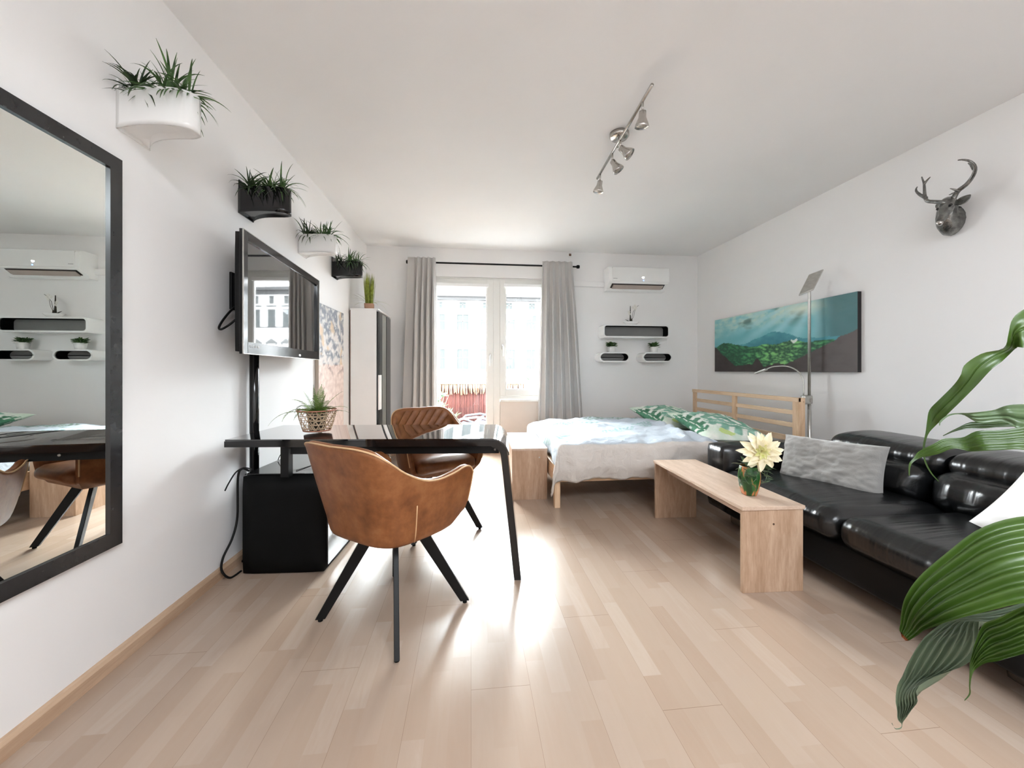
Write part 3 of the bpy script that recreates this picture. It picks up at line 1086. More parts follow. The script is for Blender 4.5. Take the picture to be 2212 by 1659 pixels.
def wall_planter(label, Y, z, mat, seed, scale_plant=1.0, group=None):
    t = thing('wall_planter', label, 'planter', (WL, Y, z), 0, 'grass planters on the left wall')
    near = [(0, 0), (0.06, -0.022), (0.13, -0.036), (0.20, -0.040), (0.245, -0.034), (0.268, -0.018), (0.276, 0.004)]
    far = [(0.268, 0.028), (0.235, 0.044), (0.18, 0.050), (0.12, 0.060), (0.07, 0.082), (0.03, 0.112), (0, 0.148)]
    pl = [tuple(p) for p in cr([(x, y, 0) for x, y in near], 16)] + [tuple(p) for p in cr([(x, y, 0) for x, y in far], 16)]
    cx, cy = 0.11, 0.01
    h = 0.135
    rows = []
    for (s, zz) in ((0.55, 0.012), (0.9, 0.002), (1.0, 0.0), (1.0, 0.02), (1.0, h), (0.97, h + 0.002), (0.94, h), (0.93, h - 0.03)):
        rows.append([(max(0.0, cx + (p[0] - cx) * s) if p[0] > 1e-6 else 0.0, cy + (p[1] - cy) * s, zz) for p in pl])
    m = MB().grid(rows, closed=True)
    n = len(pl)
    m.f.append(tuple(range(n - 1, -1, -1)))
    m.sm.append(False)
    m.ob('pot', mat, t)
    MB().add([(q[0], q[1], h - 0.02) for q in rows[6]], [tuple(range(n))]).ob('soil', 'soil', t)
    # raised back plate against the wall
    MB().span((0, 0.004, 0.0), (0.006, 0.145, h + 0.05)).ob('back_plate', mat, t)
    rnd = random.Random(seed)
    for ci, (bx, by) in enumerate(((0.06, 0.02), (0.17, 0.005), (0.225, 0.0))):
        m = MB()
        for i in range(64 if ci < 2 else 36):
            a = rnd.uniform(0, 2 * PI)
            el = rnd.uniform(0.15, 1.5)
            if bx > 0.2 and math.cos(a) < 0 and rnd.random() < 0.5:
                a += PI
            dv = (math.cos(a) * math.cos(el), math.sin(a) * math.cos(el), math.sin(el))
            ln = rnd.uniform(0.07, 0.17) * scale_plant
            p = (bx + rnd.uniform(-0.025, 0.025), by + rnd.uniform(-0.015, 0.015), h - 0.004)
            dv = (dv[0] if p[0] + dv[0] * ln > 0.01 else abs(dv[0]) * 0.4, dv[1], dv[2])
            blade(m, p, dv, ln, rnd.uniform(0.006, 0.010), rnd.uniform(0.6, 2.4), 9, rnd, peak=0.25)
        for i in range(len(m.v)):
            if m.v[i][0] < 0.004:
                m.v[i] = (0.004, m.v[i][1], m.v[i][2])
        m.ob('grass_tuft', 'grass' if ci else 'grass_dark', t)
    return t


wall_planter('white wall planter with grassy tufts just above the corner of the mirror', 1.535, 1.937, 'white_gloss', 11, 1.0)
wall_planter('black wall planter with grassy tufts above the near corner of the television', 2.268, 1.930, 'black_gloss', 12)
wall_planter('white wall planter with grassy tufts above the far end of the television', 3.005, 1.930, 'white_gloss', 13)
wall_planter('black wall planter with grassy tufts highest above the tall white cabinet', 3.70, 1.925, 'black_gloss', 14)

# ================================================================ television on its pole
t = thing('television', 'black flat television with glossy screen mounted beside the left wall', 'television', (-1.12, 2.526, 1.14), R(3.2))
W, H = 1.10, 0.605
MB().rbox((-0.030, 0, H / 2), (0.03, W - 0.02, H - 0.02), 0.008, 3).ob('back_cover', 'black_satin', t)
b = 0.045
MB().span((-0.018, -W / 2, 0), (0.0, -W / 2 + b, H)).span((-0.018, W / 2 - b, 0), (0.0, W / 2, H)).span((-0.018, -W / 2 + b, 0), (0.0, W / 2 - b, b + 0.015)).span((-0.018, -W / 2 + b, H - b), (0.0, W / 2 - b, H)).ob('bezel', 'black_gloss', t, bevel=0.002)
m = MB()
for (a, c, d, e) in ((-W / 2, -W / 2 + 0.0015, 0, H), (W / 2 - 0.003, W / 2, 0, H), (-W / 2, W / 2, 0, 0.003), (-W / 2, W / 2, H - 0.003, H)):
    m.span((-0.004, a, d), (0.002, c, e))
m.ob('edge_trim', 'steel', t)
# very slightly bowed panel, as the photo's bent reflection shows
rows = []
for i in range(41):
    yy = -W / 2 + b + (W - 2 * b) * i / 40
    q = (2 * i / 40 - 1)
    rows.append([(-0.012 + 0.009 * (1 - q * q), yy, zz) for zz in (b + 0.015, H - b)])
MB().grid(rows, flip=True).ob('screen', 'screen', t)
m = MB()
for i, (a, c) in enumerate(((0, 0.006), (0.016, 0.008), (0.032, 0.01), (0.05, 0.014))):
    m.span((0.0002, -W / 2 + 0.06 + a * 1.6, 0.034), (0.001, -W / 2 + 0.06 + a * 1.6 + c, 0.046))
m.ob('brand_mark', plain('pale_print', (0.5, 0.5, 0.5), 0.5), t)
m = MB().box((-0.0, 0.16, 0.02), (0.004, 0.03, 0.012))
m.ob('logo_badge', 'steel', t)

t = thing('tv_pole', 'glossy black pole rising behind the desk to carry the television', 'stand', (-1.243, 2.365, 0))
MB().tube([(0, 0, 0.0), (0, 0, 1.55)], 0.024, 18).ob('pole', 'black_gloss', t)
MB().box((-0.008, 0, 0.006), (0.05, 0.2, 0.012)).ob('foot_plate', 'black_satin', t, bevel=0.003)
MB().span((0.0, -0.06, 1.30), (0.062, 0.06, 1.50)).ob('mounting_plate', 'black_satin', t, bevel=0.003)
t = thing('wall_bracket', 'black metal bracket box behind the near edge of the television', 'bracket', (WL, 2.235, 1.385))
MB().span((0, -0.045, 0), (0.012, 0.06, 0.20)).ob('wall_plate', 'black_satin', t, bevel=0.003)
MB().span((0.012, -0.03, 0.01), (0.105, -0.022, 0.19)).span((0.012, 0.03, 0.01), (0.105, 0.038, 0.19)).span((0.012, -0.022, 0.16), (0.1, 0.03, 0.19)).span((0.012, -0.022, 0.01), (0.1, 0.03, 0.035)).ob('arm', 'black_satin', t)
MB().tube([(0.03, -0.034, 0.165), (0.07, -0.034, 0.160), (0.08, -0.034, 0.168)], 0.004, 8).ob('bolt', 'steel', t)


def cable(name, label, pts, r, n=40, mat='black_satin'):
    o = MB().tube(cr(pts, n), r, 8).ob(name, mat)
    return tag(o, label, 'cable')


cable('television_cable', 'black cable looping out from behind the television bracket',
      [px_on(506, 664, -1.235), px_on(494, 676, -1.24), px_on(480, 694, -1.24), px_on(473, 708, -1.235), px_on(479, 711, -1.22), px_on(496, 701, -1.20), px_on(512, 688, -1.17), px_on(525, 680, -1.16)], 0.0055)

# ================================================================ desk and sideboard
DZ = 0.715
t = thing('glass_desk', 'black glass desk with curved waterfall end leg, carrying the fern basket', 'desk', (-1.219, 2.051, 0), R(-4.9))
DD = 0.515
# underframe profile: top run, bend, slanted leg
out = [(0.0, DZ - 0.008), (1.33, DZ - 0.008)]
for i in range(1, 11):
    a = R(90 - 84 * i / 10)
    out.append((1.325 + 0.085 * math.cos(a), DZ - 0.008 - 0.085 + 0.085 * math.sin(a)))
out.append((1.478, 0.0))
inn = [(1.442, 0.0)]
for i in range(10, 0, -1):
    a = R(90 - 84 * i / 10)
    inn.append((1.325 + 0.05 * math.cos(a), DZ - 0.008 - 0.085 + 0.05 * math.sin(a)))
inn += [(1.325, DZ - 0.038), (0.0, DZ - 0.038)]
MB().prism(out + inn, 0.0, DD, 'y').ob('waterfall_frame', 'black_gloss', t, bevel=0.003)
go = [(0.0 + 0.002, DZ), (1.33, DZ)]
for i in range(1, 11):
    a = R(90 - 84 * i / 10)
    go.append((1.325 + 0.093 * math.cos(a), DZ - 0.093 + 0.093 * math.sin(a)))
gi = []
for i in range(10, 0, -1):
    a = R(90 - 84 * i / 10)
    gi.append((1.325 + 0.0855 * math.cos(a), DZ - 0.093 + 0.0855 * math.sin(a)))
gi += [(1.33, DZ - 0.0075), (0.002, DZ - 0.0075)]
MB().prism(go + gi, 0.003, DD - 0.003, 'y', smooth=True).ob('glass_top', 'desk_glass', t)
MB().span((0.31, 0.03, 0.635), (1.365, 0.05, DZ - 0.038)).span((0.31, DD - 0.05, 0.635), (1.365, DD - 0.03, DZ - 0.038)).ob('apron', 'black_satin', t)
MB().span((0.265, 0.02, 0.521), (0.305, 0.06, DZ - 0.038)).span((0.265, DD - 0.06, 0.521), (0.305, DD - 0.02, DZ - 0.038)).ob('support_post', 'black_satin', t)
m = MB()
for (xx, zz) in ((1.345, 0.655), (0.62, 0.66)):
    m.lathe([(0.006, -0.002), (0.006, 0.002)], 14, (xx, 0.0285, zz), Euler((PI / 2, 0, 0)).to_matrix())
m.ob('bolt', 'steel', t)

t = thing('sideboard', 'long low black sideboard under the desk beside the left wall', 'sideboard', (-1.182, 2.124, 0), R(-3.2))
SW, SL, SH = 0.425, 1.30, 0.52
MB().rbox((SW / 2, SL / 2, SH / 2 - 0.002), (SW, SL, SH - 0.004), 0.018, 4).ob('body', 'black_matt', t)
MB().span((0.012, 0.012, SH - 0.004), (SW - 0.012, SL - 0.012, SH + 0.001)).ob('glass_top', 'black_gloss', t, bevel=0.001)
for k in range(3):
    a, b2 = 0.02 + k * (SL - 0.04) / 3, 0.02 + (k + 1) * (SL - 0.04) / 3 - 0.006
    dr = MB().span((SW, a, 0.035), (SW + 0.008, b2, SH - 0.02)).ob('drawer_front', 'black_gloss', t)
    MB().span((SW + 0.008, a + 0.08, SH - 0.05), (SW + 0.016, b2 - 0.08, SH - 0.04)).ob('handle', 'steel', dr)
cable('power_cable', 'black cable arching over the sideboard top to the wall',
      [(-1.165, 2.20, 0.526), px_on(534, 1011, -1.21), px_on(522, 1012, -1.235), px_on(508, 1022, -1.26), px_on(494, 1044, -1.268), px_on(486, 1060, -1.268)], 0.0035)
cable('power_cable', 'thick black cable hanging between sideboard and wall',
      [(-1.165, 2.17, 0.527), (-1.19, 2.15, 0.545), (-1.205, 2.14, 0.50), (-1.205, 2.135, 0.30), (-1.215, 2.11, 0.20), (-1.235, 2.07, 0.12), (-1.235, 2.06, 0.06), (-1.215, 2.09, 0.008), (-1.20, 2.16, 0.006)], 0.0055, 60)
cable('thin_cable', 'thin dark cable lying across the sideboard top under the desk',
      [(-1.14, 2.42, 0.526), (-1.13, 2.44, 0.56), (-1.10, 2.50, 0.60), (-0.98, 2.75, 0.64), (-0.86, 2.9, 0.60)], 0.0022)
cable('thin_cable', 'thin dark cable running diagonally behind the desk post',
      [(-0.93, 2.17, 0.524), (-0.86, 2.40, 0.525), (-0.80, 2.62, 0.56), (-0.76, 2.80, 0.60)], 0.002)

# ================================================================ fern in an open-weave basket
t = thing('fern_basket', 'small green fern in an open-weave cane basket on the glass desk', 'plant', (-0.872, 2.30, DZ + 0.0005))
cane = plain('split_cane', srgb(196, 168, 138), 0.6, var=0.15, nscale=40)
m = MB()
RB, RT, HB = 0.070, 0.103, 0.118
def brad(z):
    return RB + (RT - RB) * (z / HB) ** 0.8
for k in range(14):
    for sg in (-1, 1):
        m.tube([(brad(HB * i / 10) * math.cos(2 * PI * k / 14 + sg * i * 0.085), brad(HB * i / 10) * math.sin(2 * PI * k / 14 + sg * i * 0.085), 0.002 + HB * i / 10) for i in range(11)], 0.0019, 5)
for z in (0.02, 0.044, 0.068, 0.092):
    m.tube([(brad(z) * math.cos(2 * PI * i / 36), brad(z) * math.sin(2 * PI * i / 36), z) for i in range(37)], 0.0019, 5, cap=False)
m.ob('woven_wall', cane, t)
m = MB()
m.tube([(RT * math.cos(2 * PI * i / 40), RT * math.sin(2 * PI * i / 40), HB) for i in range(41)], 0.0045, 6, cap=False)
m.tube([(RB * math.cos(2 * PI * i / 40), RB * math.sin(2 * PI * i / 40), 0.005) for i in range(41)], 0.0045, 6, cap=False)
m.ob('rim', plain('cane_rim', srgb(176, 120, 98), 0.6, var=0.2, nscale=30), t)
# inner pot: cane lining with hexagon holes over a dark liner
MB().lathe([(0.036, 0.002), (0.05, 0.095), (0.05, 0.10), (0.04, 0.09)], 28).ob('inner_pot', 'stem_dark', t)
m = MB()
for k in range(9):
    for sg in (-1, 1):
        m.tube([((0.038 + 0.014 * i / 10) * math.cos(2 * PI * k / 9 + sg * i * 0.13), (0.038 + 0.014 * i / 10) * math.sin(2 * PI * k / 9 + sg * i * 0.13), 0.004 + 0.0098 * i) for i in range(11)], 0.0032, 5)
for z in (0.012, 0.035, 0.058, 0.082, 0.10):
    m.tube([((0.039 + 0.14 * z) * math.cos(2 * PI * i / 30), (0.039 + 0.14 * z) * math.sin(2 * PI * i / 30), z) for i in range(31)], 0.003, 5, cap=False)
m.ob('cane_sleeve', plain('pale_cane', srgb(206, 184, 156), 0.6), t)


def frond(base, d, ln, droop, seed, wmax=0.026):
    rnd = random.Random(seed)
    p, d = Vector(base), Vector(d).normalized()
    n = 24
    pts, ds = [], []
    for i in range(n + 1):
        pts.append(p.copy())
        ds.append(d.copy())
        d = (d + Vector((0, 0, -droop / n * (0.4 + 1.6 * i / n)))).normalized()
        p = p + d * ln / n
    m = MB()
    m.tube(pts, [0.0014 * (1 - 0.7 * i / n) for i in range(n + 1)], 5)
    for i in range(2, n + 1):
        for h in (0, 0.5):
            if i == n and h:
                continue
            q = pts[i] + (ds[i] * (ln / n) * h)
            tt = (i + h) / n
            w = wmax * (math.sin(PI * min(1.0, 0.12 + tt * 0.95)) ** 0.7) * (1 - 0.25 * tt) + 0.003
            side = ds[i].cross(Vector((0, 0, 1)))
            side = side.normalized() if side.length > 1e-3 else Vector((1, 0, 0))
            for s in (-1, 1):
                dv = (side * s + ds[i] * 0.35 + Vector((0, 0, rnd.uniform(-0.2, 0.1)))).normalized()
                wv = ds[i] * (ln / n * 0.14)
                m.add([q - wv, q + dv * w * 0.6 - wv * 1.1, q + dv * w, q + dv * w * 0.6 + wv * 1.1, q + wv], [(0, 1, 2, 3, 4)])
    return m


rnd = random.Random(21)
fr = [((rnd.uniform(-1, 1), rnd.uniform(-1, 1), rnd.uniform(0.7, 1.5)), rnd.uniform(0.09, 0.14), rnd.uniform(1.2, 2.6)) for _ in range(9)] + [((-1, 0.1, 0.75), 0.22, 2.0), ((-1, -0.3, 0.5), 0.25, 1.5), ((-0.8, 0.5, 0.9), 0.20, 1.6), ((-0.45, 0.0, 1.2), 0.15, 0.5), ((-0.1, -0.1, 1.4), 0.17, 0.15), ((0.0, 0.4, 1.3), 0.18, 0.2),
      ((0.25, -0.1, 1.2), 0.16, 0.4), ((0.6, 0.2, 1.0), 0.18, 0.6), ((0.9, -0.1, 0.7), 0.17, 0.9), ((1, 0.4, 0.5), 0.16, 0.9), ((-0.3, -0.8, 0.9), 0.12, 1.5), ((0.4, -0.8, 0.8), 0.12, 1.4),
      ((-0.5, -0.6, 0.9), 0.13, 1.6), ((0.1, 0.8, 0.9), 0.15, 0.8), ((0.7, -0.5, 0.9), 0.14, 1.0), ((-0.75, 0.0, 1.1), 0.16, 1.0), ((0.3, 0.2, 1.3), 0.13, 0.4), ((-0.2, 0.3, 1.2), 0.13, 0.6)]
for i, (dv, ln, dr) in enumerate(fr):
    frond((dv[0] * 0.015, dv[1] * 0.015, 0.088), dv, ln * 1.02, dr, i, 0.034).ob('frond', 'fern', t)

# ================================================================ tall cabinet with grass pot
t = thing('tall_cabinet', 'tall narrow white cabinet with dark glass doors in the far left corner', 'cabinet', (-1.265, 4.20, 0))
CWD, CL, CHT = 0.27, 0.645, 1.715
MB().span((0.006, 0, 0.0), (CWD, CL, CHT - 0.018)).ob('body', 'white_satin', t, bevel=0.002)
MB().span((0.004, -0.004, CHT - 0.018), (CWD + 0.022, CL + 0.004, CHT)).ob('top_panel', 'white_satin', t, bevel=0.002)
MB().span((0.0, 0.001, 0), (0.006, CL, CHT - 0.02)).ob('back_panel', plain('brown_edge', srgb(120, 92, 76), 0.7), t)
dark = plain('smoked_glass', (0.035, 0.037, 0.037), 0.12, var=0.05)
palegl = plain('pale_mirror_strip', (0.38, 0.40, 0.37), 0.1, var=0.03, metal=0.3)
d1 = MB().span((CWD + 0.002, 0.006, 0.03), (CWD + 0.018, 0.20, CHT - 0.03)).ob('door', dark, t)
MB().span((CWD + 0.018, 0.035, 0.03), (CWD + 0.020, 0.05, CHT - 0.03)).ob('stripe', 'black_gloss', d1)
MB().span((CWD + 0.002, 0.20, 0.03), (CWD + 0.018, 0.385, CHT - 0.03)).ob('mirror_strip', palegl, t)
MB().span((CWD + 0.001, 0.385, 0.03), (CWD + 0.012, 0.41, CHT - 0.03)).ob('door_gap', 'black_matt', t)
d2 = MB().span((CWD + 0.002, 0.41, 0.03), (CWD + 0.018, CL - 0.006, CHT - 0.03)).ob('door', dark, t)
MB().span((CWD + 0.018, 0.004, 0.64), (CWD + 0.030, 0.11, 1.01)).ob('handle', 'white_satin', d1)

t = thing('grass_pot', 'square terracotta pot of upright yellow-green grass on the tall cabinet', 'plant', (-1.10, 4.33, CHT + 0.0005), R(8))
MB().lathe([(0.060, 0), (0.064, 0.03), (0.066, 0.068), (0.058, 0.068), (0.055, 0.05)], 4, (0, 0, 0), Euler((0, 0, PI / 4)).to_matrix()).ob('pot', plain('terracotta', srgb(190, 150, 124), 0.8), t)
m = MB()
rnd = random.Random(31)
for i in range(190):
    p = (rnd.uniform(-0.036, 0.036), rnd.uniform(-0.036, 0.036), 0.05)
    blade(m, p, (p[0] * 1.2 + rnd.uniform(-0.06, 0.06), p[1] * 1.2, 1), rnd.uniform(0.18, 0.36), 0.0055, 0.06, 5, rnd)
for i in range(14):
    a = rnd.uniform(0, 2 * PI)
    blade(m, (0, 0, 0.05), (math.cos(a), math.sin(a) * 0.6, rnd.uniform(0.7, 1.6)), rnd.uniform(0.18, 0.26), 0.0035, rnd.uniform(0.6, 2.2), 8, rnd)
m.v = [(max(q[0], -0.155), q[1], q[2]) for q in m.v]
m.ob('grass_blades', 'grass_yellow', t)


# ================================================================ tan leather tub chairs
def chair_shell():
    """returns outer/inner shell mesh, quilted lining, rim piping; local front is +y"""
    half = [(0.0, -0.262, 0.775), (0.07, -0.262, 0.777), (0.14, -0.255, 0.775), (0.195, -0.235, 0.760), (0.228, -0.205, 0.725), (0.247, -0.165, 0.675), (0.262, -0.105, 0.635),
            (0.275, -0.03, 0.622), (0.283, 0.06, 0.630), (0.283, 0.13, 0.640), (0.279, 0.175, 0.630), (0.272, 0.205, 0.600)]
    hp = cr(half, 34)
    full = [Vector((-p.x, p.y, p.z)) for p in hp[:0:-1]] + hp
    n = len(full)

    def outer(i, tt):
        p = full[i]
        back = 1 - sstep(-0.24, -0.10, p.y)
        front = sstep(0.02, 0.2, p.y)
        zb = 0.392 + 0.035 * front * front
        z = zb + (p.z - zb) * tt
        k = max(0, tt) ** 0.62
        sx = 0.84 + 0.16 * k
        sy = (0.84 if p.y < 0 else 0.92) + (0.16 if p.y < 0 else 0.08) * k
        rec = -0.055 * back * (max(0, z - 0.45) / 0.32) ** 1.1
        wid = 1 + 0.03 * back * tt
        return Vector((p.x * sx * wid, p.y * sy + rec, z))
    rows = []
    T = [0, 0.03, 0.09, 0.18, 0.3, 0.42, 0.55, 0.68, 0.8, 0.9, 0.96, 1.0]
    ctr = Vector((0, 0.02, 0))
    base = [outer(i, 0) for i in range(n)]
    bot = [Vector((b.x * 0.86, (b.y - 0.0) * 0.86, 0.384)) for b in base]
    bot2 = [Vector((b.x * 0.55, b.y * 0.55, 0.380)) for b in base]
    outer_rows = [bot2, bot] + [[outer(i, tt) for i in range(n)] for tt in T]

    def inner(i, tt, th=0.034):
        o = outer(i, tt)
        a, b = outer(max(i - 1, 0), tt), outer(min(i + 1, n - 1), tt)
        tg = (b - a)
        tg.z = 0
        tg.normalize()
        nr = Vector((-tg.y, tg.x, 0))
        if nr.dot(ctr - Vector((o.x, o.y, 0))) < 0:
            nr = -nr
        return o + nr * th
    rim = []
    for k in (0.25, 0.5, 0.75):
        rim.append([outer(i, 1.0).lerp(inner(i, 1.0), k) + Vector((0, 0, 0.010 * math.sin(PI * k))) for i in range(n)])
    sh = MB()
    allr = outer_rows + rim + [[inner(i, tt) for i in range(n)] for tt in (1.0, 0.9, 0.75, 0.6, 0.4, 0.2)]
    sh.grid(allr)
    # close the arm fronts and the underside
    for e in (0, n - 1):
        o_ = [outer(e, tt) for tt in T]
        i_ = [inner(e, tt) for tt in T]
        fr_ = [(a + b) / 2 + Vector((0, 0.012, 0)) for a, b in zip(o_, i_)]
        sh.grid([o_, fr_, i_])
    vs = [(p.x, p.y, p.z) for p in bot2]
    sh.add(vs, [tuple(range(n))])
    # front underside panel between the two arms
    sh.add([bot2[0], bot[0], base[0], base[-1], bot[-1], bot2[-1]], [(0, 1, 4, 5), (1, 2, 3, 4)])
    pip = [outer(i, 1.0) + Vector((0, 0, 0.004)) for i in range(n)]
    lo = [outer(0, tt) for tt in (0.25, 0.5, 0.75, 0.9)]
    hi = [outer(n - 1, tt) for tt in (0.9, 0.75, 0.5, 0.25)]
    pipm = MB().tube(lo + pip + hi, 0.0036, 6)
    lin_ = MB()
    lr = [[inner(i, tt, 0.036) for i in range(3, n - 3)] for tt in (0.97, 0.85, 0.7, 0.55, 0.4, 0.25, 0.15)]
    lin_.grid(lr)
    # back-corner seams
    seams = []
    for i0 in (23 if False else n // 2 + 17, n // 2 - 17):
        seams.append(MB().tube([outer(i0, tt) * 1.0 for tt in (0.0, 0.12, 0.25, 0.38, 0.5, 0.6)], 0.0024, 6))
    return sh, lin_, pipm, seams


def make_chair(label, loc, rz):
    t = thing('tub_chair', label, 'chair', loc, rz, 'tan tub chairs at the glass desk')
    sh, ln, pp, seams = chair_shell()
    shell = sh.ob('shell', 'leather', t)
    ln.ob('quilted_lining', 'leather_quilt', t)
    pp.ob('piping', 'piping', t)
    for s in seams:
        s.ob('seam_piping', 'piping', t)

    def taper(p, q):
        # narrow towards the back
        k = 1 - 0.14 * sstep(0.2, 1.0, -q[1])
        return Vector((p.x * k, p.y, p.z + 0.012 * (1 - q[0] ** 2)))
    MB().rbox((0, 0.022, 0.450), (0.405, 0.40, 0.09), 0.042, 8, (0, 0.018, 0.012), fn=taper).ob('seat', 'leather', t)
    MB().lathe([(0.10, 0.362), (0.12, 0.366), (0.12, 0.384), (0.02, 0.384)], 24).ob('swivel_plate', 'black_satin', t)
    for (fx, fy) in ((-0.225, -0.205), (0.225, -0.205), (0.225, 0.205), (-0.225, 0.205)):
        d = Vector((fx, fy, 0)).normalized()
        tg = Vector((-d.y, d.x, 0))
        rf = math.hypot(fx, fy)
        top, wt, wb, th = 0.385, 0.030, 0.020, 0.010
        vs = []
        for (rc, z, w) in ((0.085, top, wt), (rf, 0.010, wb)):
            for a, b in ((-1, -1), (1, -1), (1, 1), (-1, 1)):
                vs.append(d * (rc + a * w) + tg * (b * th) + Vector((0, 0, z)))
        lg = MB().add(vs, [(3, 2, 1, 0), (4, 5, 6, 7), (0, 1, 5, 4), (1, 2, 6, 5), (2, 3, 7, 6), (3, 0, 4, 7)]).ob('leg', 'black_satin', t, bevel=0.002)
        MB().lathe([(0.010, 0), (0.010, 0.010)], 12, tuple(d * rf)).ob('foot_glide', 'black_matt', lg)
    return t


c1 = make_chair('tan leather tub chair in front of the desk with its back to us', (-0.33, 1.737, 0), R(-36))
c2 = dup(c1, (-0.235, 2.66, 0), R(-153), 'tan leather tub chair behind the desk, nearer the balcony door')

# ================================================================ bed
BX0, BX1, BY0, BY1 = 0.64, 2.70, 2.90, 4.42
t = thing('pine_bed', 'pine double bed frame with slatted headboard, under the leaf-print bedding', 'bed', (0, 0, 0))
HT = 0.833
MB().span((BX1 - 0.012, BY0, 0), (BX1 + 0.012, BY0 + 0.062, HT)).ob('headboard_post', 'pine_z', t, bevel=0.003)
MB().span((BX1 - 0.012, 3.66, 0.25), (BX1 + 0.012, 3.715, HT - 0.035)).ob('headboard_post', 'pine_z', t, bevel=0.003)
MB().span((BX1 - 0.012, BY1 - 0.055, 0), (BX1 + 0.012, BY1, HT)).ob('headboard_post', 'pine_z', t, bevel=0.003)
MB().span((BX1 + 0.012, BY0, 0.0), (BX1 + 0.05, BY0 + 0.03, HT)).ob('headboard_post', 'pine_z', t, bevel=0.003)
for (a, b) in ((HT - 0.036, HT), (0.686, 0.724), (0.578, 0.618), (0.455, 0.505)):
    MB().span((BX1 - 0.020 if b == HT else BX1 - 0.004, BY0 + (0.0625 if b < HT else 0.0), a), (BX1 + 0.011, BY1, b)).ob('headboard_rail', 'pine_y', t, bevel=0.003)
for y in (BY0 + 0.0, BY1 - 0.025):
    MB().span((BX0, y, 0.20), (BX1 - 0.012, y + 0.025, 0.33)).ob('side_rail', 'pine_x', t, bevel=0.003)
MB().span((BX0, BY0 + 0.025, 0.20), (BX0 + 0.025, BY1 - 0.025, 0.33)).ob('foot_rail', 'pine_y', t, bevel=0.003)
for y in (BY0 + 0.0, BY1 - 0.045):
    MB().span((BX0 + 0.0, y, 0), (BX0 + 0.045, y + 0.045, 0.33)).ob('leg', 'pine_z', t, bevel=0.003)
MB().lathe([(0.006, -0.001), (0.006, 0.002)], 12, (BX1 + 0.035, BY0 - 0.001, 0.80), Euler((PI / 2, 0, 0)).to_matrix()).ob('screw_cap', 'pine_x', t)
o = MB().rbox(((BX0 + BX1) / 2, (BY0 + BY1) / 2, 0.385), (BX1 - BX0 - 0.06, BY1 - BY0 - 0.04, 0.15), 0.04, 8).ob('mattress', 'mattress')
tag(o, 'mattress in a grey fitted sheet lying in the pine bed frame', 'mattress')


# leaf print painted into the cloth colours
def leaf_shape(a, b, cx, cy, L, W, ang):
    """returns (inside 0..1, u along, v across) of a pointed leaf"""
    ca, sa = math.cos(ang), math.sin(ang)
    x, y = (a - cx) * ca + (b - cy) * sa, -(a - cx) * sa + (b - cy) * ca
    u = x / L + 0.5
    if u < 0 or u > 1:
        return 0, u, 0
    w = W * math.sin(PI * u ** 0.8) ** 0.75
    v = y / max(w, 1e-4)
    return (1 - sstep(0.85, 1.0, abs(v))), u, v


def monstera(a, b, cx, cy, L, W, ang, c_in, c_out):
    ins, u, v = leaf_shape(a, b, cx, cy, L, W, ang)
    if ins <= 0:
        return None
    # finger holes along side veins
    k = (u * 5.0 - abs(v) * 0.6)
    fr_ = abs((k % 1) - 0.5)
    hole = fr_ < 0.20 and abs(v) > 0.30 and abs(v) < 1.2
    if hole or abs(v) < 0.035:
        return (236, 240, 232)
    return mixc(c_in, c_out, 0.5 + 0.9 * fbm(a * 6, b * 6, cx * 9))


def cushion_cloth(name, label, cat, loc, rot, W, H, T, seed, group=None, mat=None, colfn=None, nx=56, ny=44, wr=0.006, sharp=2.4):
    """pillow: two puffed sheets meeting at a seam; W along local x, H along local y, thickness z"""
    vs, cs = [], []
    rows_t, rows_b = [], []
    for s_, rows in ((1, rows_t), (-1, rows_b)):
        for j in range(ny + 1):
            r = []
            for i in range(nx + 1):
                a, b = 2 * i / nx - 1, 2 * j / ny - 1
                e = max(0, (1 - abs(a) ** sharp)) ** 0.55 * max(0, (1 - abs(b) ** sharp)) ** 0.55
                pin = 1 - 0.06 * (1 - a * a) * 0 - 0.05 * (b * b) * (1 - 0)
                x = a * W / 2 * (1 - 0.05 * (1 - b * b) ** 1) * 1.0
                y = b * H / 2 * (1 - 0.05 * (1 - a * a) ** 1)
                wn_ = fbm(a * 3 + seed, b * 3, s_ * 3.0 + seed) * wr * 2 + fbm(a * 9, b * 7 + seed, 1.0, 3) * wr * 0.6
                z = s_ * (T / 2) * e + wn_ * min(1, e * 2)
                r.append((x, y, z))
            rows.append(r)
    m = MB().grid(rows_t).grid(rows_b, flip=True)
    colors = None
    if colfn:
        for s_ in (1, -1):
            for j in range(ny + 1):
                for i in range(nx + 1):
                    c = colfn(i / nx, j / ny)
                    cs.append((lin(c[0]), lin(c[1]), lin(c[2]), 1))
        colors = cs
    o = m.ob(name, mat or 'white_cloth', colors=colors)
    o.location = loc
    o.rotation_euler = rot
    return tag(o, label, cat, group)


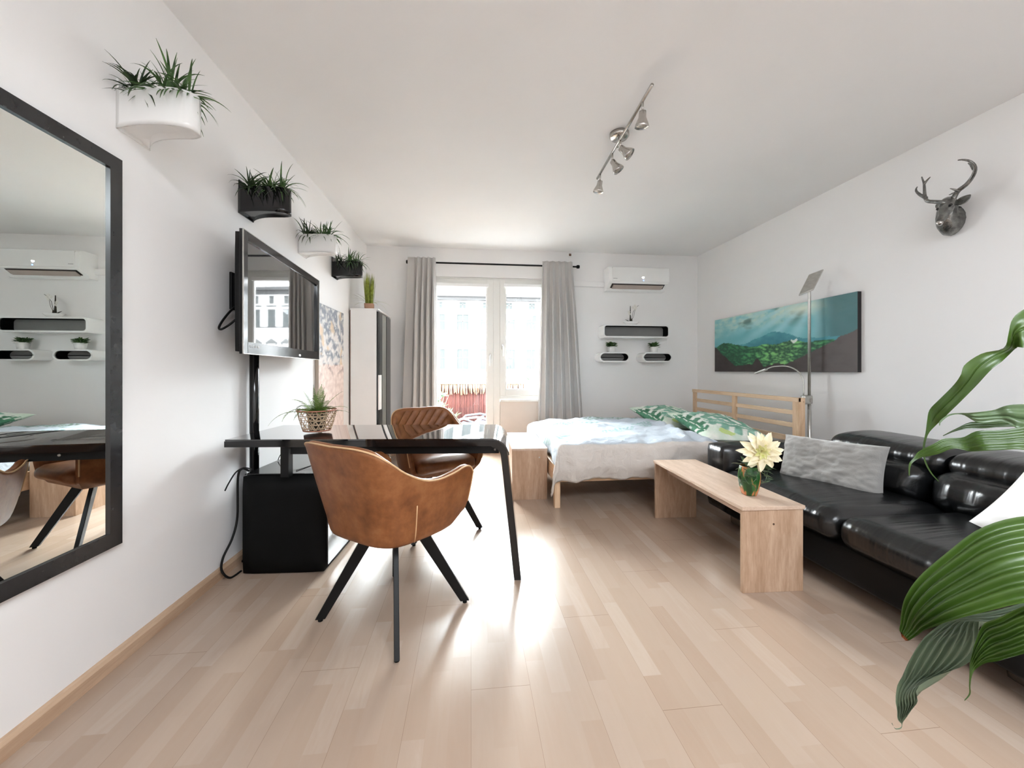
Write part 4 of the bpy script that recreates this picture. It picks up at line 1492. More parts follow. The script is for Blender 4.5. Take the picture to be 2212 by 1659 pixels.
def pillow_print(sd):
    def f(a, b):
        for (cx, cy, L, W, an, ci, co) in ((0.30 + sd * 0.05, 0.42, 0.80, 0.26, 1.3 + sd * 0.4, (160, 204, 186), (104, 158, 136)), (0.74, 0.55, 0.85, 0.28, 1.0 - sd * 0.3, (146, 194, 172), (92, 146, 122)),
                                           (0.06, 0.2, 0.5, 0.16, 0.3, (120, 190, 190), (96, 168, 168)), (0.5, 0.95, 0.7, 0.18, 0.1, (96, 150, 120), (60, 118, 88)), (0.52, 0.05, 0.6, 0.16, 0.1, (110, 176, 146), (64, 132, 102))):
            c = monstera(a, b, cx, cy, L, W, an, ci, co)
            if c is not None:
                return c
        if math.hypot(a - 0.12, (b - 0.62) * 0.6) < 0.07:
            return (196, 216, 140)
        return mixc((236, 238, 230), (206, 224, 206), 0.5 + fbm(a * 5, b * 5, sd) * 0.8)
    return f


pm = attr_mat('leaf_print_cotton', 0.8, sheen=0.1, bump=0.35, spec=0.2)
cushion_cloth('bed_pillow', 'green leaf-print pillow on the side of the bed nearer the sofa', 'pillow', (2.25, 3.32, 0.545), (R(3), R(-9), R(84)), 0.82, 0.60, 0.155, 3, 'leaf-print pillows', pm, pillow_print(0), 96, 72)
cushion_cloth('bed_pillow', 'green leaf-print pillow on the side of the bed nearer the window wall', 'pillow', (2.18, 4.03, 0.545), (R(0), R(-10), R(92)), 0.78, 0.60, 0.16, 6, 'leaf-print pillows', pm, pillow_print(1), 96, 72)


def duvet():
    nx, ny = 150, 120
    X0, X1 = BX0 + 0.06, 1.98      # foot end, pillow end
    Y0, Y1 = BY0 - 0.03, BY1 - 0.02
    zt = 0.505
    Lf, Ls = 0.20, 0.31            # how far the cloth hangs over foot and near side
    rows, cs = [], []
    for j in range(ny + 1):
        sv = -Ls + (Y1 - Y0 + Ls) * j / ny      # <0: hangs over the near side
        r = []
        for i in range(nx + 1):
            su = -Lf + (X1 - X0 + Lf) * i / nx   # <0: hangs over the foot end
            hx, hy = max(0, -su), max(0, -sv)
            x, y, z = X0 + max(su, 0), Y0 + max(sv, 0), zt
            rad = 0.05
            # rounded edges
            def edge(d):
                # distance travelled past a point rad before the edge -> (outward, drop)
                if d <= 0:
                    return 0.0, 0.0
                if d < rad * PI / 2:
                    a = d / rad
                    return rad * math.sin(a), rad * (1 - math.cos(a))
                return rad, rad + d - rad * PI / 2
            ex, dx = edge(hx)
            ey, dy = edge(hy)
            drop = max(dx, dy) if not (dx > 0 and dy > 0) else max(dx, dy) + 0.75 * min(dx, dy)
            x -= ex
            y -= ey
            fold = 0
            if hy > 0:
                k = min(1, dy / 0.12)
                y += -0.018 * k * math.sin(su * 11 + 1.5 * fbm(su * 2, 1.0)) - 0.022 * k * fbm(su * 5, sv * 3, 3.0) - 0.02 * k * (0.5 + fbm(su * 1.6, 4.0))
                drop *= 1 + 0.10 * fbm(su * 3.0, 9.0) * k
                # gathered hem billows inwards low down
                y += 0.05 * sstep(0.16, 0.34, dy)
            if hx > 0:
                k = min(1, dx / 0.12)
                x += -0.014 * k * math.sin(sv * 12 + 1)
                x += 0.0
                if hy > 0:
                    x -= 0.05 * k * sstep(0.02, 0.2, hy)
                    y -= 0.03 * k
            z = zt - drop
            # puff and wrinkles on top
            wr = fbm(su * 4.0, sv * 4.5, 2.0)
            w2 = abs(fbm(su * 7 + sv * 2.5, sv * 3.5 - su, 7.0, 3))
            top = 1 if (hx == 0 and hy == 0) else 0.5
            z += top * (0.022 * wr + 0.020 * (0.5 - w2) * sstep(0.0, 0.8, su) + 0.025 * math.exp(-((su - 1.0 - 0.25 * sv) / 0.035) ** 2) * (1 if hy == 0 else 0.4))
            if hy == 0 and sv > 0:
                z += 0.018 * math.sin(min(1, sv / 0.3) * PI / 2)
            # thin towards the pillow end
            z -= 0.035 * sstep(X1 - X0 - 0.12, X1 - X0, su) + 0.045 * sstep(Y1 - Y0 - 0.25, Y1 - Y0, sv) + 0.03 * (1 - sstep(0, 0.2, su)) * sstep(0.3, 0.9, sv)
            z = max(z, 0.055)
            r.append((x, y, z))
            a, b = su, sv
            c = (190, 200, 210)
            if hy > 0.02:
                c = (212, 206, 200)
            else:
                for (cx, cy, L, W, an) in ((0.05, 0.25, 0.5, 0.10, 1.25), (0.16, 0.65, 0.5, 0.10, 1.2), (0.1, 1.05, 0.6, 0.12, 1.3), (0.4, 0.95, 0.5, 0.10, 0.3), (0.62, 0.45, 0.42, 0.09, 0.5), (0.98, 0.75, 0.42, 0.1, 0.9), (0.75, 1.25, 0.6, 0.1, 0.1), (1.15, 1.25, 0.5, 0.1, -0.2), (-0.05, 0.5, 0.5, 0.08, 1.4)):
                    ins, u_, v_ = leaf_shape(a, b, cx, cy, L, W, an)
                    if ins > 0 and abs(((u_ * 9 - abs(v_) * 1.2) % 1) - 0.5) > 0.2:
                        c = mixc(c, (120, 164, 158) if cy < 1 else (96, 128, 104), 0.62 * ins)
            cs.append((lin(c[0]), lin(c[1]), lin(c[2]), 1))
        rows.append(r)
    m = MB().grid(rows)
    o = m.ob('duvet', pm, colors=cs)
    md = o.modifiers.new('thick', 'SOLIDIFY')
    md.thickness = 0.012
    md.offset = -1
    return tag(o, 'pale blue-white duvet with faint leaf print hanging over the bed edge', 'duvet')


duvet()

# low oak box against the foot of the bed
t = thing('oak_storage_box', 'low light-oak storage box between the desk and the foot of the bed', 'box', (0.335, 3.12, 0), R(-1.5))
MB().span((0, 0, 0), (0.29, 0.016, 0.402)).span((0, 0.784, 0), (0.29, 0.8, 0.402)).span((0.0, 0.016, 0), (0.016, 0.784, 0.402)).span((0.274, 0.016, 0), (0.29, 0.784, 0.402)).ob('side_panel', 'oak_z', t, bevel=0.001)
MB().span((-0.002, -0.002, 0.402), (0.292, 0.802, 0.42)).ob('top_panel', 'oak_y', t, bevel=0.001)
MB().lathe([(0.005, -0.002), (0.005, 0.001)], 12, (0.225, -0.0005, 0.345), Euler((PI / 2, 0, 0)).to_matrix()).ob('screw_cap', 'white_satin', t)

# ================================================================ oak bench as coffee table
t = thing('oak_bench', 'narrow light-oak bench used as a coffee table in front of the sofa', 'table', (1.284, 1.698, 0), R(-2))
BL, BW, BH = 0.95, 0.305, 0.412
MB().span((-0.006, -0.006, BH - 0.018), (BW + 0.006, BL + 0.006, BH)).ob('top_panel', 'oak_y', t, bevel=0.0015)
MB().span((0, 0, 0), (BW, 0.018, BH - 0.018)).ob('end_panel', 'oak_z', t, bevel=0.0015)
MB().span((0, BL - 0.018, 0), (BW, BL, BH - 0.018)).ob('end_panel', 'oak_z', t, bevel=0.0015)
MB().span((0.085, 0.018, BH - 0.088), (0.101, BL - 0.018, BH - 0.018)).ob('stretcher', 'oak_y', t, bevel=0.001)
MB().lathe([(0.005, -0.0008), (0.005, 0.0012)], 12, (0.155, 0, 0.325), Euler((PI / 2, 0, 0)).to_matrix()).ob('wood_knot', plain('knot_brown', srgb(80, 60, 44), 0.8), t)

# vase with dahlia
t = thing('flower_vase', 'green and orange glazed vase with a large cream dahlia on the oak bench', 'vase', (1.445, 1.86, 0.4125), R(20))
gl = NT('green_orange_glaze')
v = gl.coord((1, 1, 0.35))
f = gl.noise(v, 26, 2, 0.4, 0.8)
gl.l(gl.ramp(f, [(0.40, srgb(28, 66, 28)), (0.50, srgb(46, 96, 44)), (0.56, srgb(190, 120, 76)), (0.8, srgb(206, 136, 90))]), gl.b.inputs['Base Color'])
gl.set(Roughness=0.12)
MB().lathe([(0.030, 0), (0.037, 0.004), (0.045, 0.03), (0.053, 0.07), (0.055, 0.10), (0.052, 0.13), (0.047, 0.15), (0.043, 0.15), (0.045, 0.12)], 8).ob('vase_body', gl.m, t, bevel=0.002)
FC = Vector((0.015, -0.045, 0.232))
nrm = Vector((-0.45, -1.0, 0.12))
# local frame of the flower head facing the room
nrm = (Matrix.Rotation(R(-20), 3, 'Z') @ Vector((-0.35, -1.0, 0.10))).normalized()
sx_ = nrm.cross(Vector((0, 0, 1))).normalized()
sy_ = sx_.cross(nrm).normalized()
rnd = random.Random(17)
cream = leafmat('cream_petal', srgb(236, 226, 190), srgb(250, 244, 222), 0.5, 20, trans=0.3)
yel = leafmat('yellow_petal_base', srgb(196, 200, 110), srgb(240, 232, 180), 0.5, 60, trans=0.3)
for ring, (cnt, ln, wd, tilt) in enumerate(((12, 0.106, 0.042, 0.05), (11, 0.097, 0.041, 0.32), (10, 0.078, 0.036, 0.6), (8, 0.056, 0.028, 0.9))):
    for k in range(cnt):
        a = 2 * PI * (k + 0.5 * ring) / cnt + rnd.uniform(-0.12, 0.12)
        d = (sx_ * math.cos(a) + sy_ * math.sin(a)) * math.cos(tilt) + nrm * math.sin(tilt)
        s = (-sx_ * math.sin(a) + sy_ * math.cos(a))
        up = d.cross(s).normalized()
        if up.dot(nrm) < 0:
            up = -up
        L_ = ln * rnd.uniform(0.85, 1.12)
        rows = []
        for i in range(9):
            tt = i / 8
            w = wd * 0.5 * (math.sin(PI * (0.10 + 0.9 * tt) ** 0.85) ** 0.7 if tt < 1 else 0.02)
            c = FC + nrm * 0.006 + d * (L_ * tt) + up * (0.012 * math.sin(PI * tt) - 0.012 * tt * tt * rnd.uniform(0.5, 1.5))
            rows.append([c - s * w + up * (0.35 * w), c - s * w * 0.5 - up * 0.05 * w, c - up * (0.22 * w), c + s * w * 0.5 - up * 0.05 * w, c + s * w + up * (0.35 * w)])
        MB().grid(rows).ob('petal', cream if ring < 3 else yel, t)
m = MB()
for k in range(26):
    a, r = k * 2.4, 0.004 * math.sqrt(k)
    p = FC + sx_ * math.cos(a) * r + sy_ * math.sin(a) * r + nrm * 0.012
    blade(m, p, nrm + sx_ * math.cos(a) * 0.5 + sy_ * math.sin(a) * 0.5, 0.02, 0.012, 0.1, 4, rnd)
m.ob('flower_centre', yel, t)
m = MB().tube(cr([(0, 0, 0.05), (0.0, 0, 0.16), FC - nrm * 0.03, FC], 12), 0.004, 8)
m.ob('flower_stem', 'ivy', t)


def ivy(pts, n, seed, name='ivy_vine'):
    rnd = random.Random(seed)
    c = cr(pts, 24)
    m = MB().tube(c, 0.0016, 6)
    for i in range(3, 24, max(1, 22 // n)):
        d = Vector((rnd.uniform(-1, 1), rnd.uniform(-1, 1), rnd.uniform(-0.5, 0.8)))
        blade(m, c[i], d, rnd.uniform(0.028, 0.042), rnd.uniform(0.018, 0.026), 0.4, 5, rnd)
    m.ob(name, 'ivy', t)


ivy([(0.0, 0, 0.15), (0.07, 0.0, 0.19), (0.13, 0.02, 0.20), (0.165, 0.02, 0.15), (0.13, 0.0, 0.09)], 11, 2)
ivy([(0.02, 0, 0.15), (0.06, -0.02, 0.16), (0.10, -0.02, 0.13), (0.135, -0.01, 0.10), (0.10, -0.02, 0.06), (0.06, -0.02, 0.055)], 11, 3)
ivy([(0.02, 0.02, 0.15), (0.09, 0.05, 0.19), (0.15, 0.06, 0.23), (0.19, 0.05, 0.19), (0.185, 0.04, 0.14)], 7, 4)
ivy([(-0.02, -0.02, 0.15), (-0.06, -0.03, 0.15), (-0.09, -0.03, 0.115), (-0.07, -0.045, 0.075), (-0.035, -0.055, 0.10), (-0.04, -0.06, 0.12)], 7, 5)
m = MB()
for i in range(50):
    a = rnd.uniform(0, 2 * PI)
    blade(m, (0.02 + math.cos(a) * 0.02, math.sin(a) * 0.02, 0.14), (math.cos(a) + 0.9, math.sin(a), rnd.uniform(0, 0.9)), rnd.uniform(0.05, 0.10), 0.024, 0.8, 5, rnd)
m.ob('leaves', 'ivy', t)

# ================================================================ black leather sofa
t = thing('leather_sofa', 'black leather sofa with roll headrests along the right wall', 'sofa', (0, 0, 0))
SX, SY0, SY1 = 1.665, 0.62, 2.60
MB().rbox((2.27, (SY0 + SY1) / 2, 0.175), (1.14, SY1 - SY0, 0.17), 0.03, 5).ob('base', 'sofa_base', t)


def seatfn(seed, k=1.0):
    def f(p, q):
        w = fbm(p.x * 3, p.y * 9, seed, 3)
        # ruching at the front edge
        fr_ = sstep(0.35, 0.9, -q[0]) * (0.5 + 0.5 * q[2]) if True else 0
        r = math.sin(p.y * 75 + 3 * fbm(p.y * 3, seed)) * 0.0022 * fr_
        return Vector((p.x - r, p.y, p.z + 0.004 * w * k + r + 0.0))
    return f


MB().rbox((1.99, 1.095, 0.325), (0.66, 1.015, 0.15), 0.065, 18, (0.01, 0.0, 0.022), fn=seatfn(1)).ob('seat_cushion', 'sofa', t)
MB().rbox((1.99, 2.005, 0.325), (0.655, 0.79, 0.15), 0.065, 18, (0.01, 0.0, 0.022), fn=seatfn(4)).ob('seat_cushion', 'sofa', t)
MB().rbox((2.16, 2.51, 0.325), (0.95, 0.20, 0.45), 0.035, 6, (0.0, 0.01, 0.01)).ob('armrest', 'sofa', t)
MB().rbox((2.70, (SY0 + SY1) / 2, 0.33), (0.30, SY1 - SY0 - 0.02, 0.46), 0.05, 6).ob('back_frame', 'sofa', t)


def ruche(seed):
    def f(p, q):
        k = (1 - q[2] ** 2) * sstep(0.0, 0.7, -q[0]) 
        w = math.sin(p.y * 42 + 2.0 * fbm(p.y * 4, seed) + p.z * 10) * 0.0105 + 0.012 * fbm(p.y * 12, p.z * 3, seed)
        seam = -0.012 * math.exp(-((p.y) / 0.012) ** 2)
        return Vector((p.x - (w) * k - seam * k, p.y, p.z))
    return f


MB().rbox((2.40, 1.27, 0.445), (0.30, 0.86, 0.21), 0.085, 26, (0.03, 0, 0.0), rot=(0, R(14), 0), fn=ruche(2)).ob('back_cushion', 'sofa', t)
MB().rbox((2.40, 2.03, 0.445), (0.30, 0.62, 0.21), 0.085, 26, (0.03, 0, 0.0), rot=(0, R(14), 0), fn=ruche(8)).ob('back_cushion', 'sofa', t)


def headroll(y0, y1, seed):
    m = MB()
    prof = [(2.43, 0.520), (2.375, 0.525), (2.345, 0.56), (2.345, 0.605), (2.375, 0.640), (2.43, 0.658), (2.54, 0.668), (2.66, 0.665), (2.76, 0.64), (2.79, 0.60), (2.74, 0.54), (2.6, 0.52)]
    pts = cr([(a, b, 0) for a, b in prof + [prof[0]]], 49)[:-1]
    cx = sum(p.x for p in pts) / len(pts)
    cz = sum(p.y for p in pts) / len(pts)
    rows = []
    n = 40
    for i in range(n + 1):
        s = i / n
        y = y0 + (y1 - y0) * s
        e = min(1, min(s, 1 - s) * (y1 - y0) / 0.06)
        k = 0.55 + 0.45 * math.sqrt(max(0, 1 - (1 - e) ** 2))
        rows.append([(cx + (p.x - cx) * (k * 0.35 + 0.65) + 0.0015 * math.sin(y * 90), y, cz + (p.y - cz) * k + 0.003 * fbm(y * 6, p.x * 5, seed)) for p in pts])
    m.grid(rows, closed=True)
    m.add(rows[0], [tuple(range(len(pts) - 1, -1, -1))], True)
    m.add(rows[-1], [tuple(range(len(pts)))], True)
    m.ob('headrest', 'sofa', t)


headroll(1.695, 2.30, 1)
headroll(0.80, 1.675, 2)
for (fx, fy) in ((1.82, 2.44), (1.86, 1.08), (2.65, 2.44), (2.65, 1.08)):
    MB().rbox((fx, fy, 0.047), (0.05, 0.12, 0.094), 0.012, 3).ob('foot', 'chrome', t)

cushion_cloth('sofa_pillow', 'grey velour pillow leaning on the far end of the sofa', 'pillow', (2.10, 2.05, 0.50), (R(70), R(0), R(-64)), 0.50, 0.31, 0.17, 2, None, 'sofa_pillow', wr=0.007, sharp=5)
cushion_cloth('sofa_pillow', 'white pillow on the sofa behind the large plant leaves', 'pillow', (2.17, 1.02, 0.50), (R(60), R(22), R(-75)), 0.62, 0.40, 0.14, 5, None, 'white_cloth', sharp=3)

# ================================================================ floor lamp
t = thing('floor_lamp', 'tall nickel uplighter lamp with square head and reading arm beside the headboard', 'lamp', (2.935, 3.055, 0))
MB().lathe([(0.105, 0), (0.105, 0.018), (0.09, 0.024), (0.01, 0.026)], 32).ob('base', 'steel', t)
MB().tube([(0, 0, 0.02), (0, 0, 0.76)], 0.0145, 14).ob('lower_pole', 'steel', t)
MB().tube([(0, 0, 0.76), (0, 0, 1.74), (-0.004, 0, 1.775), (-0.02, 0.0, 1.80)], 0.0115, 14).ob('pole', 'steel', t)
MB().tube([(-0.045, 0.012, 0.08), (-0.045, 0.012, 0.78)], 0.010, 12).ob('side_tube', 'steel', t)
MB().rbox((-0.023, 0.004, 0.805), (0.085, 0.045, 0.075), 0.008, 3).ob('clamp', 'steel', t)
MB().box((-0.004, -0.022, 0.80), (0.022, 0.008, 0.035)).ob('dimmer', 'chrome', t, bevel=0.003)
MB().tube(cr([(-0.045, 0.012, 0.84), (-0.045, 0.012, 0.97), (-0.06, 0.05, 1.05), (-0.09, 0.13, 1.095), (-0.12, 0.25, 1.095), (-0.14, 0.32, 1.07)], 26), 0.0055, 10).ob('reading_arm', 'steel', t)
MB().box((-0.152, 0.375, 1.050), (0.035, 0.13, 0.016), rot=(R(-18), 0, R(6))).ob('reading_head', 'steel', t, bevel=0.004)
OLp = Vector((2.935, 3.055, 0))
q4 = [at(1725, 637, 3.19) - OLp, at(1747, 593, 3.30) - OLp, at(1779, 581, 3.26) - OLp, at(1757, 624, 3.15) - OLp]
nq = (q4[1] - q4[0]).cross(q4[3] - q4[0]).normalized() * 0.014
MB().add(q4 + [p + nq for p in q4], [(3, 2, 1, 0), (4, 5, 6, 7), (0, 1, 5, 4), (1, 2, 6, 5), (2, 3, 7, 6), (3, 0, 4, 7)]).ob('lamp_head', 'steel', t, bevel=0.003)
MB().tube([(-0.012, 0, 1.785), (-0.022, 0.0, 1.808)], 0.018, 12).ob('joint', 'chrome', t)


# ================================================================ deer head
t = thing('deer_head', 'silver deer head trophy with curved antlers high on the right wall', 'wall sculpture', (WR, 2.10, 2.02))
O = Vector((WR, 2.10, 2.02))
path = cr([(3.048, 2.125, 2.005), (3.02, 2.122, 2.015), (2.985, 2.115, 2.045), (2.955, 2.088, 2.085), (2.92, 2.066, 2.088), (2.885, 2.052, 2.04), (2.855, 2.045, 1.995), (2.835, 2.045, 1.965), (2.825, 2.041, 1.952)], 30)
rad = cr([(0.060, 0.098, 0), (0.060, 0.095, 0), (0.050, 0.075, 0), (0.041, 0.050, 0), (0.037, 0.038, 0), (0.032, 0.032, 0), (0.021, 0.023, 0), (0.017, 0.019, 0), (0.011, 0.012, 0)], 30)
rows = []
for i, p in enumerate(path):
    d = (path[min(i + 1, 29)] - path[max(i - 1, 0)]).normalized()
    s = d.cross(Vector((0, 0, 1))).normalized()
    upv = s.cross(d)
    row = []
    for j in range(20):
        a = 2 * PI * j / 20
        w = 1 + 0.05 * fbm(math.cos(a) * 2, math.sin(a) * 2, i * 0.4)
        q = p + s * (rad[i].x * math.cos(a) * w) + upv * (rad[i].y * math.sin(a) * w)
        q.x = min(q.x, WR - 0.001)
        row.append(q - O)
    rows.append(row)
m = MB().grid(rows, closed=True)
m.add(rows[-1], [tuple(range(20))], True)
m.ob('head', 'deer', t)
MB().lathe([(0.003, 0), (0.013, 0.003), (0.0165, 0.010), (0.016, 0.02)], 14, tuple(Vector((2.812, 2.035, 1.945)) - O), Euler((0, R(60), R(15))).to_matrix()).ob('muzzle', 'chrome', t)
for s in (-1, 1):
    c = Vector((2.875, 2.052 - s * 0.032, 2.058)) - O
    MB().lathe([(0.001, -0.009), (0.008, -0.004), (0.009, 0), (0.008, 0.004), (0.001, 0.009)], 12, tuple(c)).ob('eye', 'black_gloss', t)
    # ear: cupped leaf
    base = (px_on(2066, 442, 2.95) if s > 0 else px_on(2038, 441, 2.92)) - O
    tip = (px_on(2097, 420, 2.985) if s > 0 else px_on(2020, 445, 2.93)) - O
    d = (tip - base)
    sd = d.cross(Vector((1, 0, 0))).normalized()
    up2 = sd.cross(d).normalized()
    rows = []
    for i in range(9):
        tt = i / 8
        w = 0.030 * math.sin(PI * (0.12 + 0.86 * tt)) ** 0.8
        c0 = base + d * tt
        rows.append([c0 + sd * (w * math.cos(k)) * 0.9 + up2 * (w * 0.5 * math.sin(k)) for k in [PI * q / 8 for q in range(9)]] + [c0 + sd * (-w * 0.7 + 1.4 * w * q / 5) * 0.9 + up2 * 0.002 for q in range(6)])
    MB().grid(rows, closed=True).ob('ear', 'deer', t)


def antler(name, segs):
    m = MB()
    for pts, r0, r1 in segs:
        c = cr([p - O for p in pts], 22)
        m.tube(c, [r0 + (r1 - r0) * (i / 21) ** 1.3 for i in range(22)], 9)
    m.ob(name, 'deer', t)


X = 2.93
antler('antler', [([px_on(2056, 437, X), px_on(2062, 424, X), px_on(2070, 412, X), px_on(2086, 400, X), px_on(2098, 386, X), px_on(2106, 370, X - 0.02), px_on(2105, 357, X - 0.04), px_on(2095, 348, X - 0.06), px_on(2080, 345, X - 0.08), px_on(2069, 346, X - 0.09)], 0.014, 0.003),
                  ([px_on(2072, 413, X), px_on(2063, 410, X - 0.02), px_on(2052, 407, X - 0.03)], 0.009, 0.002),
                  ([px_on(2068, 415, X), px_on(2060, 417, X + 0.02), px_on(2050, 421, X + 0.03)], 0.008, 0.002),
                  ([px_on(2103, 366, X - 0.02), px_on(2097, 357, X - 0.02), px_on(2091, 352, X - 0.03)], 0.007, 0.002)])
X = 2.87
antler('antler', [([px_on(2044, 441, X + 0.02), px_on(2034, 437, X), px_on(2020, 436, X), px_on(2003, 434, X), px_on(1998, 424, X), px_on(1997, 410, X), px_on(1996, 396, X), px_on(1993, 388, X), px_on(1991, 382, X)], 0.013, 0.003),
                  ([px_on(2001, 428, X), px_on(1988, 421, X), px_on(1980, 414, X), px_on(1979, 408, X), px_on(1982, 403, X)], 0.010, 0.002),
                  ([px_on(1996, 398, X), px_on(2002, 390, X), px_on(2010, 382, X)], 0.008, 0.002)])

# ================================================================ ceiling spot rail
t = thing('ceiling_spot_rail', 'nickel ceiling rail carrying four small adjustable spotlights', 'ceiling light', (0.93, 2.36, 2.5))
L0, L1 = Vector((0.909, 1.85, 2.5)), Vector((0.944, 2.80, 2.5))
O2 = Vector((0.93, 2.36, 2.5))
MB().tube([L0 - O2, L1 - O2], 0.009, 12).ob('rail', 'chrome', t)
MB().lathe([(0.062, 0.100), (0.062, 0.080), (0.052, 0.068), (0.012, 0.060)], 32, (0.03, 0.05, 0)).ob('ceiling_rose', 'chrome', t)
MB().tube([(0.028, 0.045, 0.066), (0.012, 0.03, 0.0)], 0.007, 10).ob('rose_stem', 'chrome', t)
for (yy, tu, tv) in ((1.967, 1387, 262), (2.306, 1344, 322), (2.458, 1331, 360), (2.727, 1294, 404)):
    f = (yy - L0.y) / (L1.y - L0.y)
    p = L0.lerp(L1, f) - O2
    e = p + Vector((0.0, 0.0, -0.055))
    sp = MB().tube([p, e], 0.0065, 10).ob('spot_arm', 'chrome', t)
    # aim: where the mouth of the head shows in the photo
    zc = (e + O2).x * math.sin(YAW) + (e + O2).y * math.cos(YAW)
    tgt = at(tu, tv, zc * 0.985) - O2
    ry = (e + O2 - Vector((0, 0, CH))).normalized()
    d = (tgt - e).normalized()
    d = (d - ry * d.dot(ry)).normalized()
    d = (d - ry * 0.38).normalized()
    q = d.to_track_quat('Z', 'Y').to_matrix()
    MB().lathe([(0.006, -0.004), (0.018, 0.0), (0.020, 0.028), (0.020, 0.030), (0.034, 0.062), (0.038, 0.078), (0.036, 0.079), (0.030, 0.06)], 22, tuple(e), q, cap=False).ob('lamp_shade', 'chrome', t)
    MB().lathe([(0.004, 0.035), (0.020, 0.045), (0.032, 0.070), (0.026, 0.076), (0.002, 0.080)], 20, tuple(e), q).ob('bulb', 'lens', t)

# ================================================================ peace lily
t = thing('peace_lily', 'large green peace lily leaves reaching in from beside the sofa', 'plant', (1.02, 0.30, 0.0))
OL = Vector((1.02, 0.30, 0.0))
MB().lathe([(0.09, 0.42), (0.10, 0.425), (0.125, 0.60), (0.13, 0.62), (0.118, 0.62), (0.112, 0.58)], 32).ob('pot', 'white_satin', t)
MB().lathe([(0.112, 0.59), (0.02, 0.60)], 24).ob('soil', 'soil', t)
stool = thing('plant_stool', 'small round wooden stool carrying the peace lily pot', 'stool', (1.02, 0.30, 0.0))
MB().lathe([(0.14, 0.395), (0.15, 0.40), (0.15, 0.415), (0.14, 0.4195)], 32).ob('seat', 'oak_x', stool)
for k in range(4):
    a = PI / 4 + k * PI / 2
    MB().tube([(0.10 * math.cos(a), 0.10 * math.sin(a), 0.395), (0.13 * math.cos(a), 0.13 * math.sin(a), 0)], 0.012, 10).ob('leg', 'pine_z', stool)


def lily(edges, ribs=7, depth=0.0035, tipc=None, n=46, k=16, base=None, bow=0.0, shade=None):
    """leaf blade between two edge curves; edges = list of (upper edge point, lower edge point)"""
    m_0, m_1 = (edges[0][0] + edges[0][1]) / 2, (edges[1][0] + edges[1][1]) / 2
    m_b = m_0 + (m_0 - m_1) * 0.7
    sd_ = (edges[0][0] - edges[0][1]) * 0.04
    edges = [(m_b + sd_, m_b - sd_)] + list(edges)
    A = cr([e[0] - OL for e in edges], n)
    B = cr([e[1] - OL for e in edges], n)
    rows, cs = [], []
    for i in range(n):
        a, b = A[i], B[i]
        tg = (A[min(i + 1, n - 1)] + B[min(i + 1, n - 1)] - A[max(i - 1, 0)] - B[max(i - 1, 0)])
        nr = tg.cross(b - a)
        nr = nr.normalized() if nr.length > 1e-9 else Vector((0, 0, 1))
        wd = (b - a).length
        row = []
        for j in range(k * 3 + 1):
            s = j / (k * 3)
            mid = abs(2 * s - 1)
            rib = math.cos((s * ribs + 0.55 * (1 - mid) * 0) * 2 * PI)
            amp = depth * min(1, wd / 0.05)
            off = amp * rib + bow * wd * (1 - mid ** 2) - 0.004 * math.exp(-((s - 0.5) / 0.03) ** 2) * min(1, wd / 0.05)
            row.append(a.lerp(b, s) + nr * off)
            c = (0, 0, 0, 0)
            if tipc and i > n * 0.90:
                c = tuple(srgb(*tipc)[:3]) + (1.0,)
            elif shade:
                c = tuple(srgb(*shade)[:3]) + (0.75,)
            cs.append(c)
        rows.append(row)
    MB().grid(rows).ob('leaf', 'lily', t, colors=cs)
    if base is not None:
        m0 = (A[0] + B[0]) / 2
        MB().tube(cr([base - OL, (base - OL).lerp(m0, 0.5) + Vector((0, 0, 0.04)), m0, (A[3] + B[3]) / 2], 20), 0.004, 8).ob('stalk', 'lily', t, colors=None)


def E(u1, v1, d1, u2, v2, d2):
    return (at(u1, v1, d1), at(u2, v2, d2))


CR = Vector((1.02, 0.30, 0.60))
# big broad leaf, tip at the lower left
lily([E(2420, 1150, 0.50, 2440, 1235, 0.46), E(2340, 1118, 0.50, 2380, 1290, 0.45), E(2212, 1117, 0.51, 2290, 1300, 0.45), E(2120, 1143, 0.52, 2212, 1305, 0.46), E(2050, 1195, 0.53, 2130, 1325, 0.475), E(1992, 1246, 0.54, 2070, 1340, 0.49),
      E(1960, 1290, 0.545, 2030, 1352, 0.505), E(1950, 1325, 0.55, 2000, 1362, 0.52), E(1947, 1345, 0.55, 1985, 1372, 0.53), E(1944, 1362, 0.55, 1966, 1384, 0.535), E(1948, 1376, 0.54, 1956, 1384, 0.54)], 6, 0.0040, (120, 62, 22), base=CR, bow=0.05)
# greyish hanging leaf below it
lily([E(2270, 1290, 0.56, 2300, 1340, 0.53), E(2150, 1320, 0.565, 2225, 1400, 0.53), E(2065, 1340, 0.57, 2125, 1345, 0.54), E(2000, 1372, 0.58, 2120, 1385, 0.54), E(1964, 1420, 0.59, 2105, 1415, 0.55), E(1946, 1470, 0.60, 2060, 1448, 0.56), E(1941, 1510, 0.60, 1990, 1487, 0.57),
      E(1938, 1540, 0.60, 1981, 1515, 0.58), E(1941, 1556, 0.60, 1962, 1540, 0.59), E(1947, 1563, 0.60, 1950, 1560, 0.60), E(1946, 1571, 0.60, 1947, 1573, 0.60), E(1934, 1573, 0.60, 1934, 1575, 0.60), E(1926, 1563, 0.60, 1927, 1561, 0.60)], 7, 0.0038, None, base=CR, shade=(120, 136, 118))
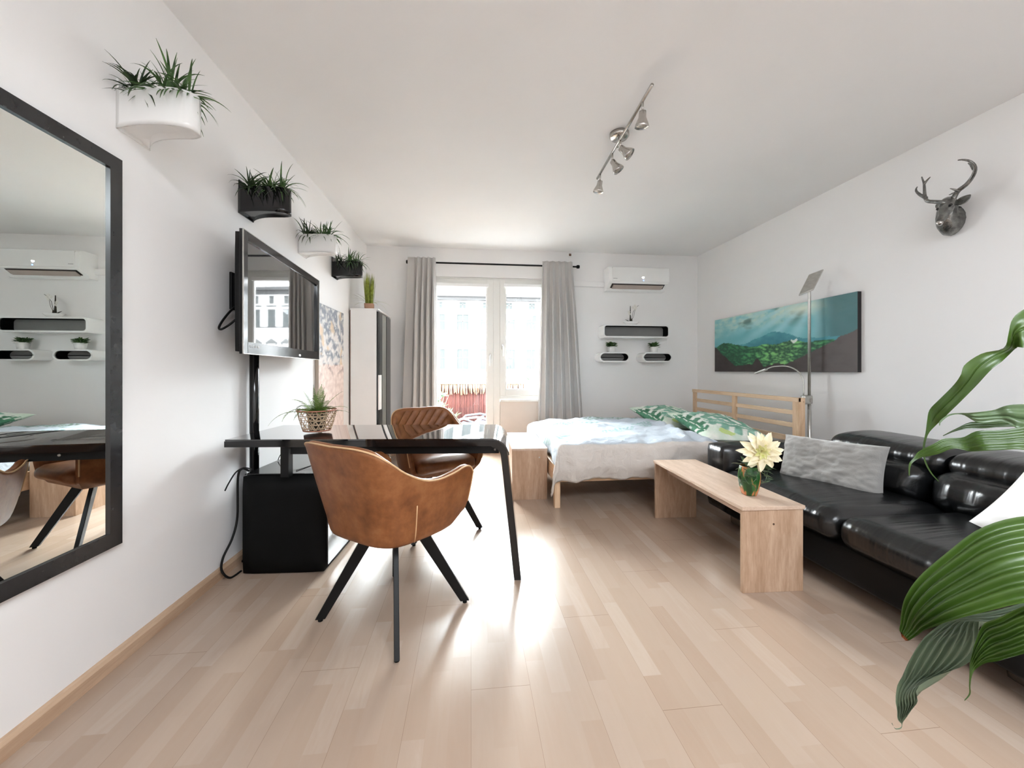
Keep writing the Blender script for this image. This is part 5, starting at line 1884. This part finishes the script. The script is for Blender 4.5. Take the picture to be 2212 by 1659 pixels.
# right-hand leaf with thin dry tip
lily([E(2400, 1270, 0.46, 2420, 1420, 0.44), E(2300, 1275, 0.47, 2320, 1440, 0.45), E(2212, 1308, 0.48, 2240, 1410, 0.46), E(2160, 1335, 0.49, 2190, 1420, 0.47), E(2125, 1350, 0.50, 2160, 1428, 0.48), E(2108, 1385, 0.50, 2130, 1432, 0.49), E(2096, 1425, 0.50, 2106, 1445, 0.50),
      E(2094, 1455, 0.50, 2099, 1460, 0.50), E(2093, 1480, 0.50, 2096, 1482, 0.50), E(2093, 1498, 0.50, 2096, 1500, 0.50), E(2083, 1512, 0.50, 2084, 1514, 0.50)], 5, 0.003, None, base=CR)
# upper folded leaf
lily([E(2330, 640, 0.62, 2330, 760, 0.60), E(2260, 650, 0.62, 2260, 755, 0.60), E(2212, 668, 0.62, 2212, 752, 0.60), E(2188, 690, 0.62, 2200, 750, 0.61), E(2178, 722, 0.62, 2196, 752, 0.62), E(2166, 752, 0.62, 2190, 755, 0.63), E(2120, 764, 0.63, 2165, 780, 0.62), E(2084, 788, 0.64, 2140, 800, 0.62), E(2075, 810, 0.64, 2110, 832, 0.63),
      E(2060, 832, 0.65, 2078, 865, 0.64), E(2030, 862, 0.66, 2052, 890, 0.65), E(2008, 885, 0.67, 2036, 906, 0.66), E(2002, 910, 0.67, 2022, 918, 0.67), E(1999, 935, 0.67, 2005, 938, 0.67), E(1993, 965, 0.67, 1998, 966, 0.67), E(1996, 995, 0.67, 2000, 995, 0.67), E(2010, 1022, 0.67, 2012, 1020, 0.67), E(2027, 1040, 0.67, 2028, 1039, 0.67)], 2, 0.001, None, base=Vector((1.05, 0.32, 0.9)), n=70)
# twisted mid leaves
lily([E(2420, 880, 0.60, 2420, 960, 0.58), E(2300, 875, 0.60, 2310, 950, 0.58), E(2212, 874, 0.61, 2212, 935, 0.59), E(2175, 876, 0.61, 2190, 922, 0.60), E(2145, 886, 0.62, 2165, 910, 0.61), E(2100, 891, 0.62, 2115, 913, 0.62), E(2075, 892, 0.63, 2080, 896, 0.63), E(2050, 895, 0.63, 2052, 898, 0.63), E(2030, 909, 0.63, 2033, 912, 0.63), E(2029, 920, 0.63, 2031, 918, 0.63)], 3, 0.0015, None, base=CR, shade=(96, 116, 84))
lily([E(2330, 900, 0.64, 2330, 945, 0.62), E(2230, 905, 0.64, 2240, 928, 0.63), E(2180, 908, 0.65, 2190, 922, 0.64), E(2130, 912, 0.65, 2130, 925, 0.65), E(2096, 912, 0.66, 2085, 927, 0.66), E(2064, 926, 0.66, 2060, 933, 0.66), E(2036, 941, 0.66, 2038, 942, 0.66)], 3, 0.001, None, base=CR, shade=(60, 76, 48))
lily([E(2420, 900, 0.56, 2430, 1010, 0.53), E(2300, 905, 0.57, 2300, 990, 0.54), E(2212, 924, 0.58, 2212, 974, 0.55), E(2160, 931, 0.59, 2170, 974, 0.56), E(2112, 933, 0.60, 2125, 976, 0.57), E(2080, 946, 0.61, 2095, 976, 0.59), E(2040, 948, 0.62, 2060, 970, 0.60), E(2015, 960, 0.62, 2030, 980, 0.61), E(1985, 975, 0.63, 2008, 985, 0.62), E(1972, 990, 0.63, 1985, 990, 0.63), E(1963, 1003, 0.63, 1968, 1004, 0.63), E(1963, 1027, 0.63, 1965, 1028, 0.63)], 4, 0.002, None, base=CR)
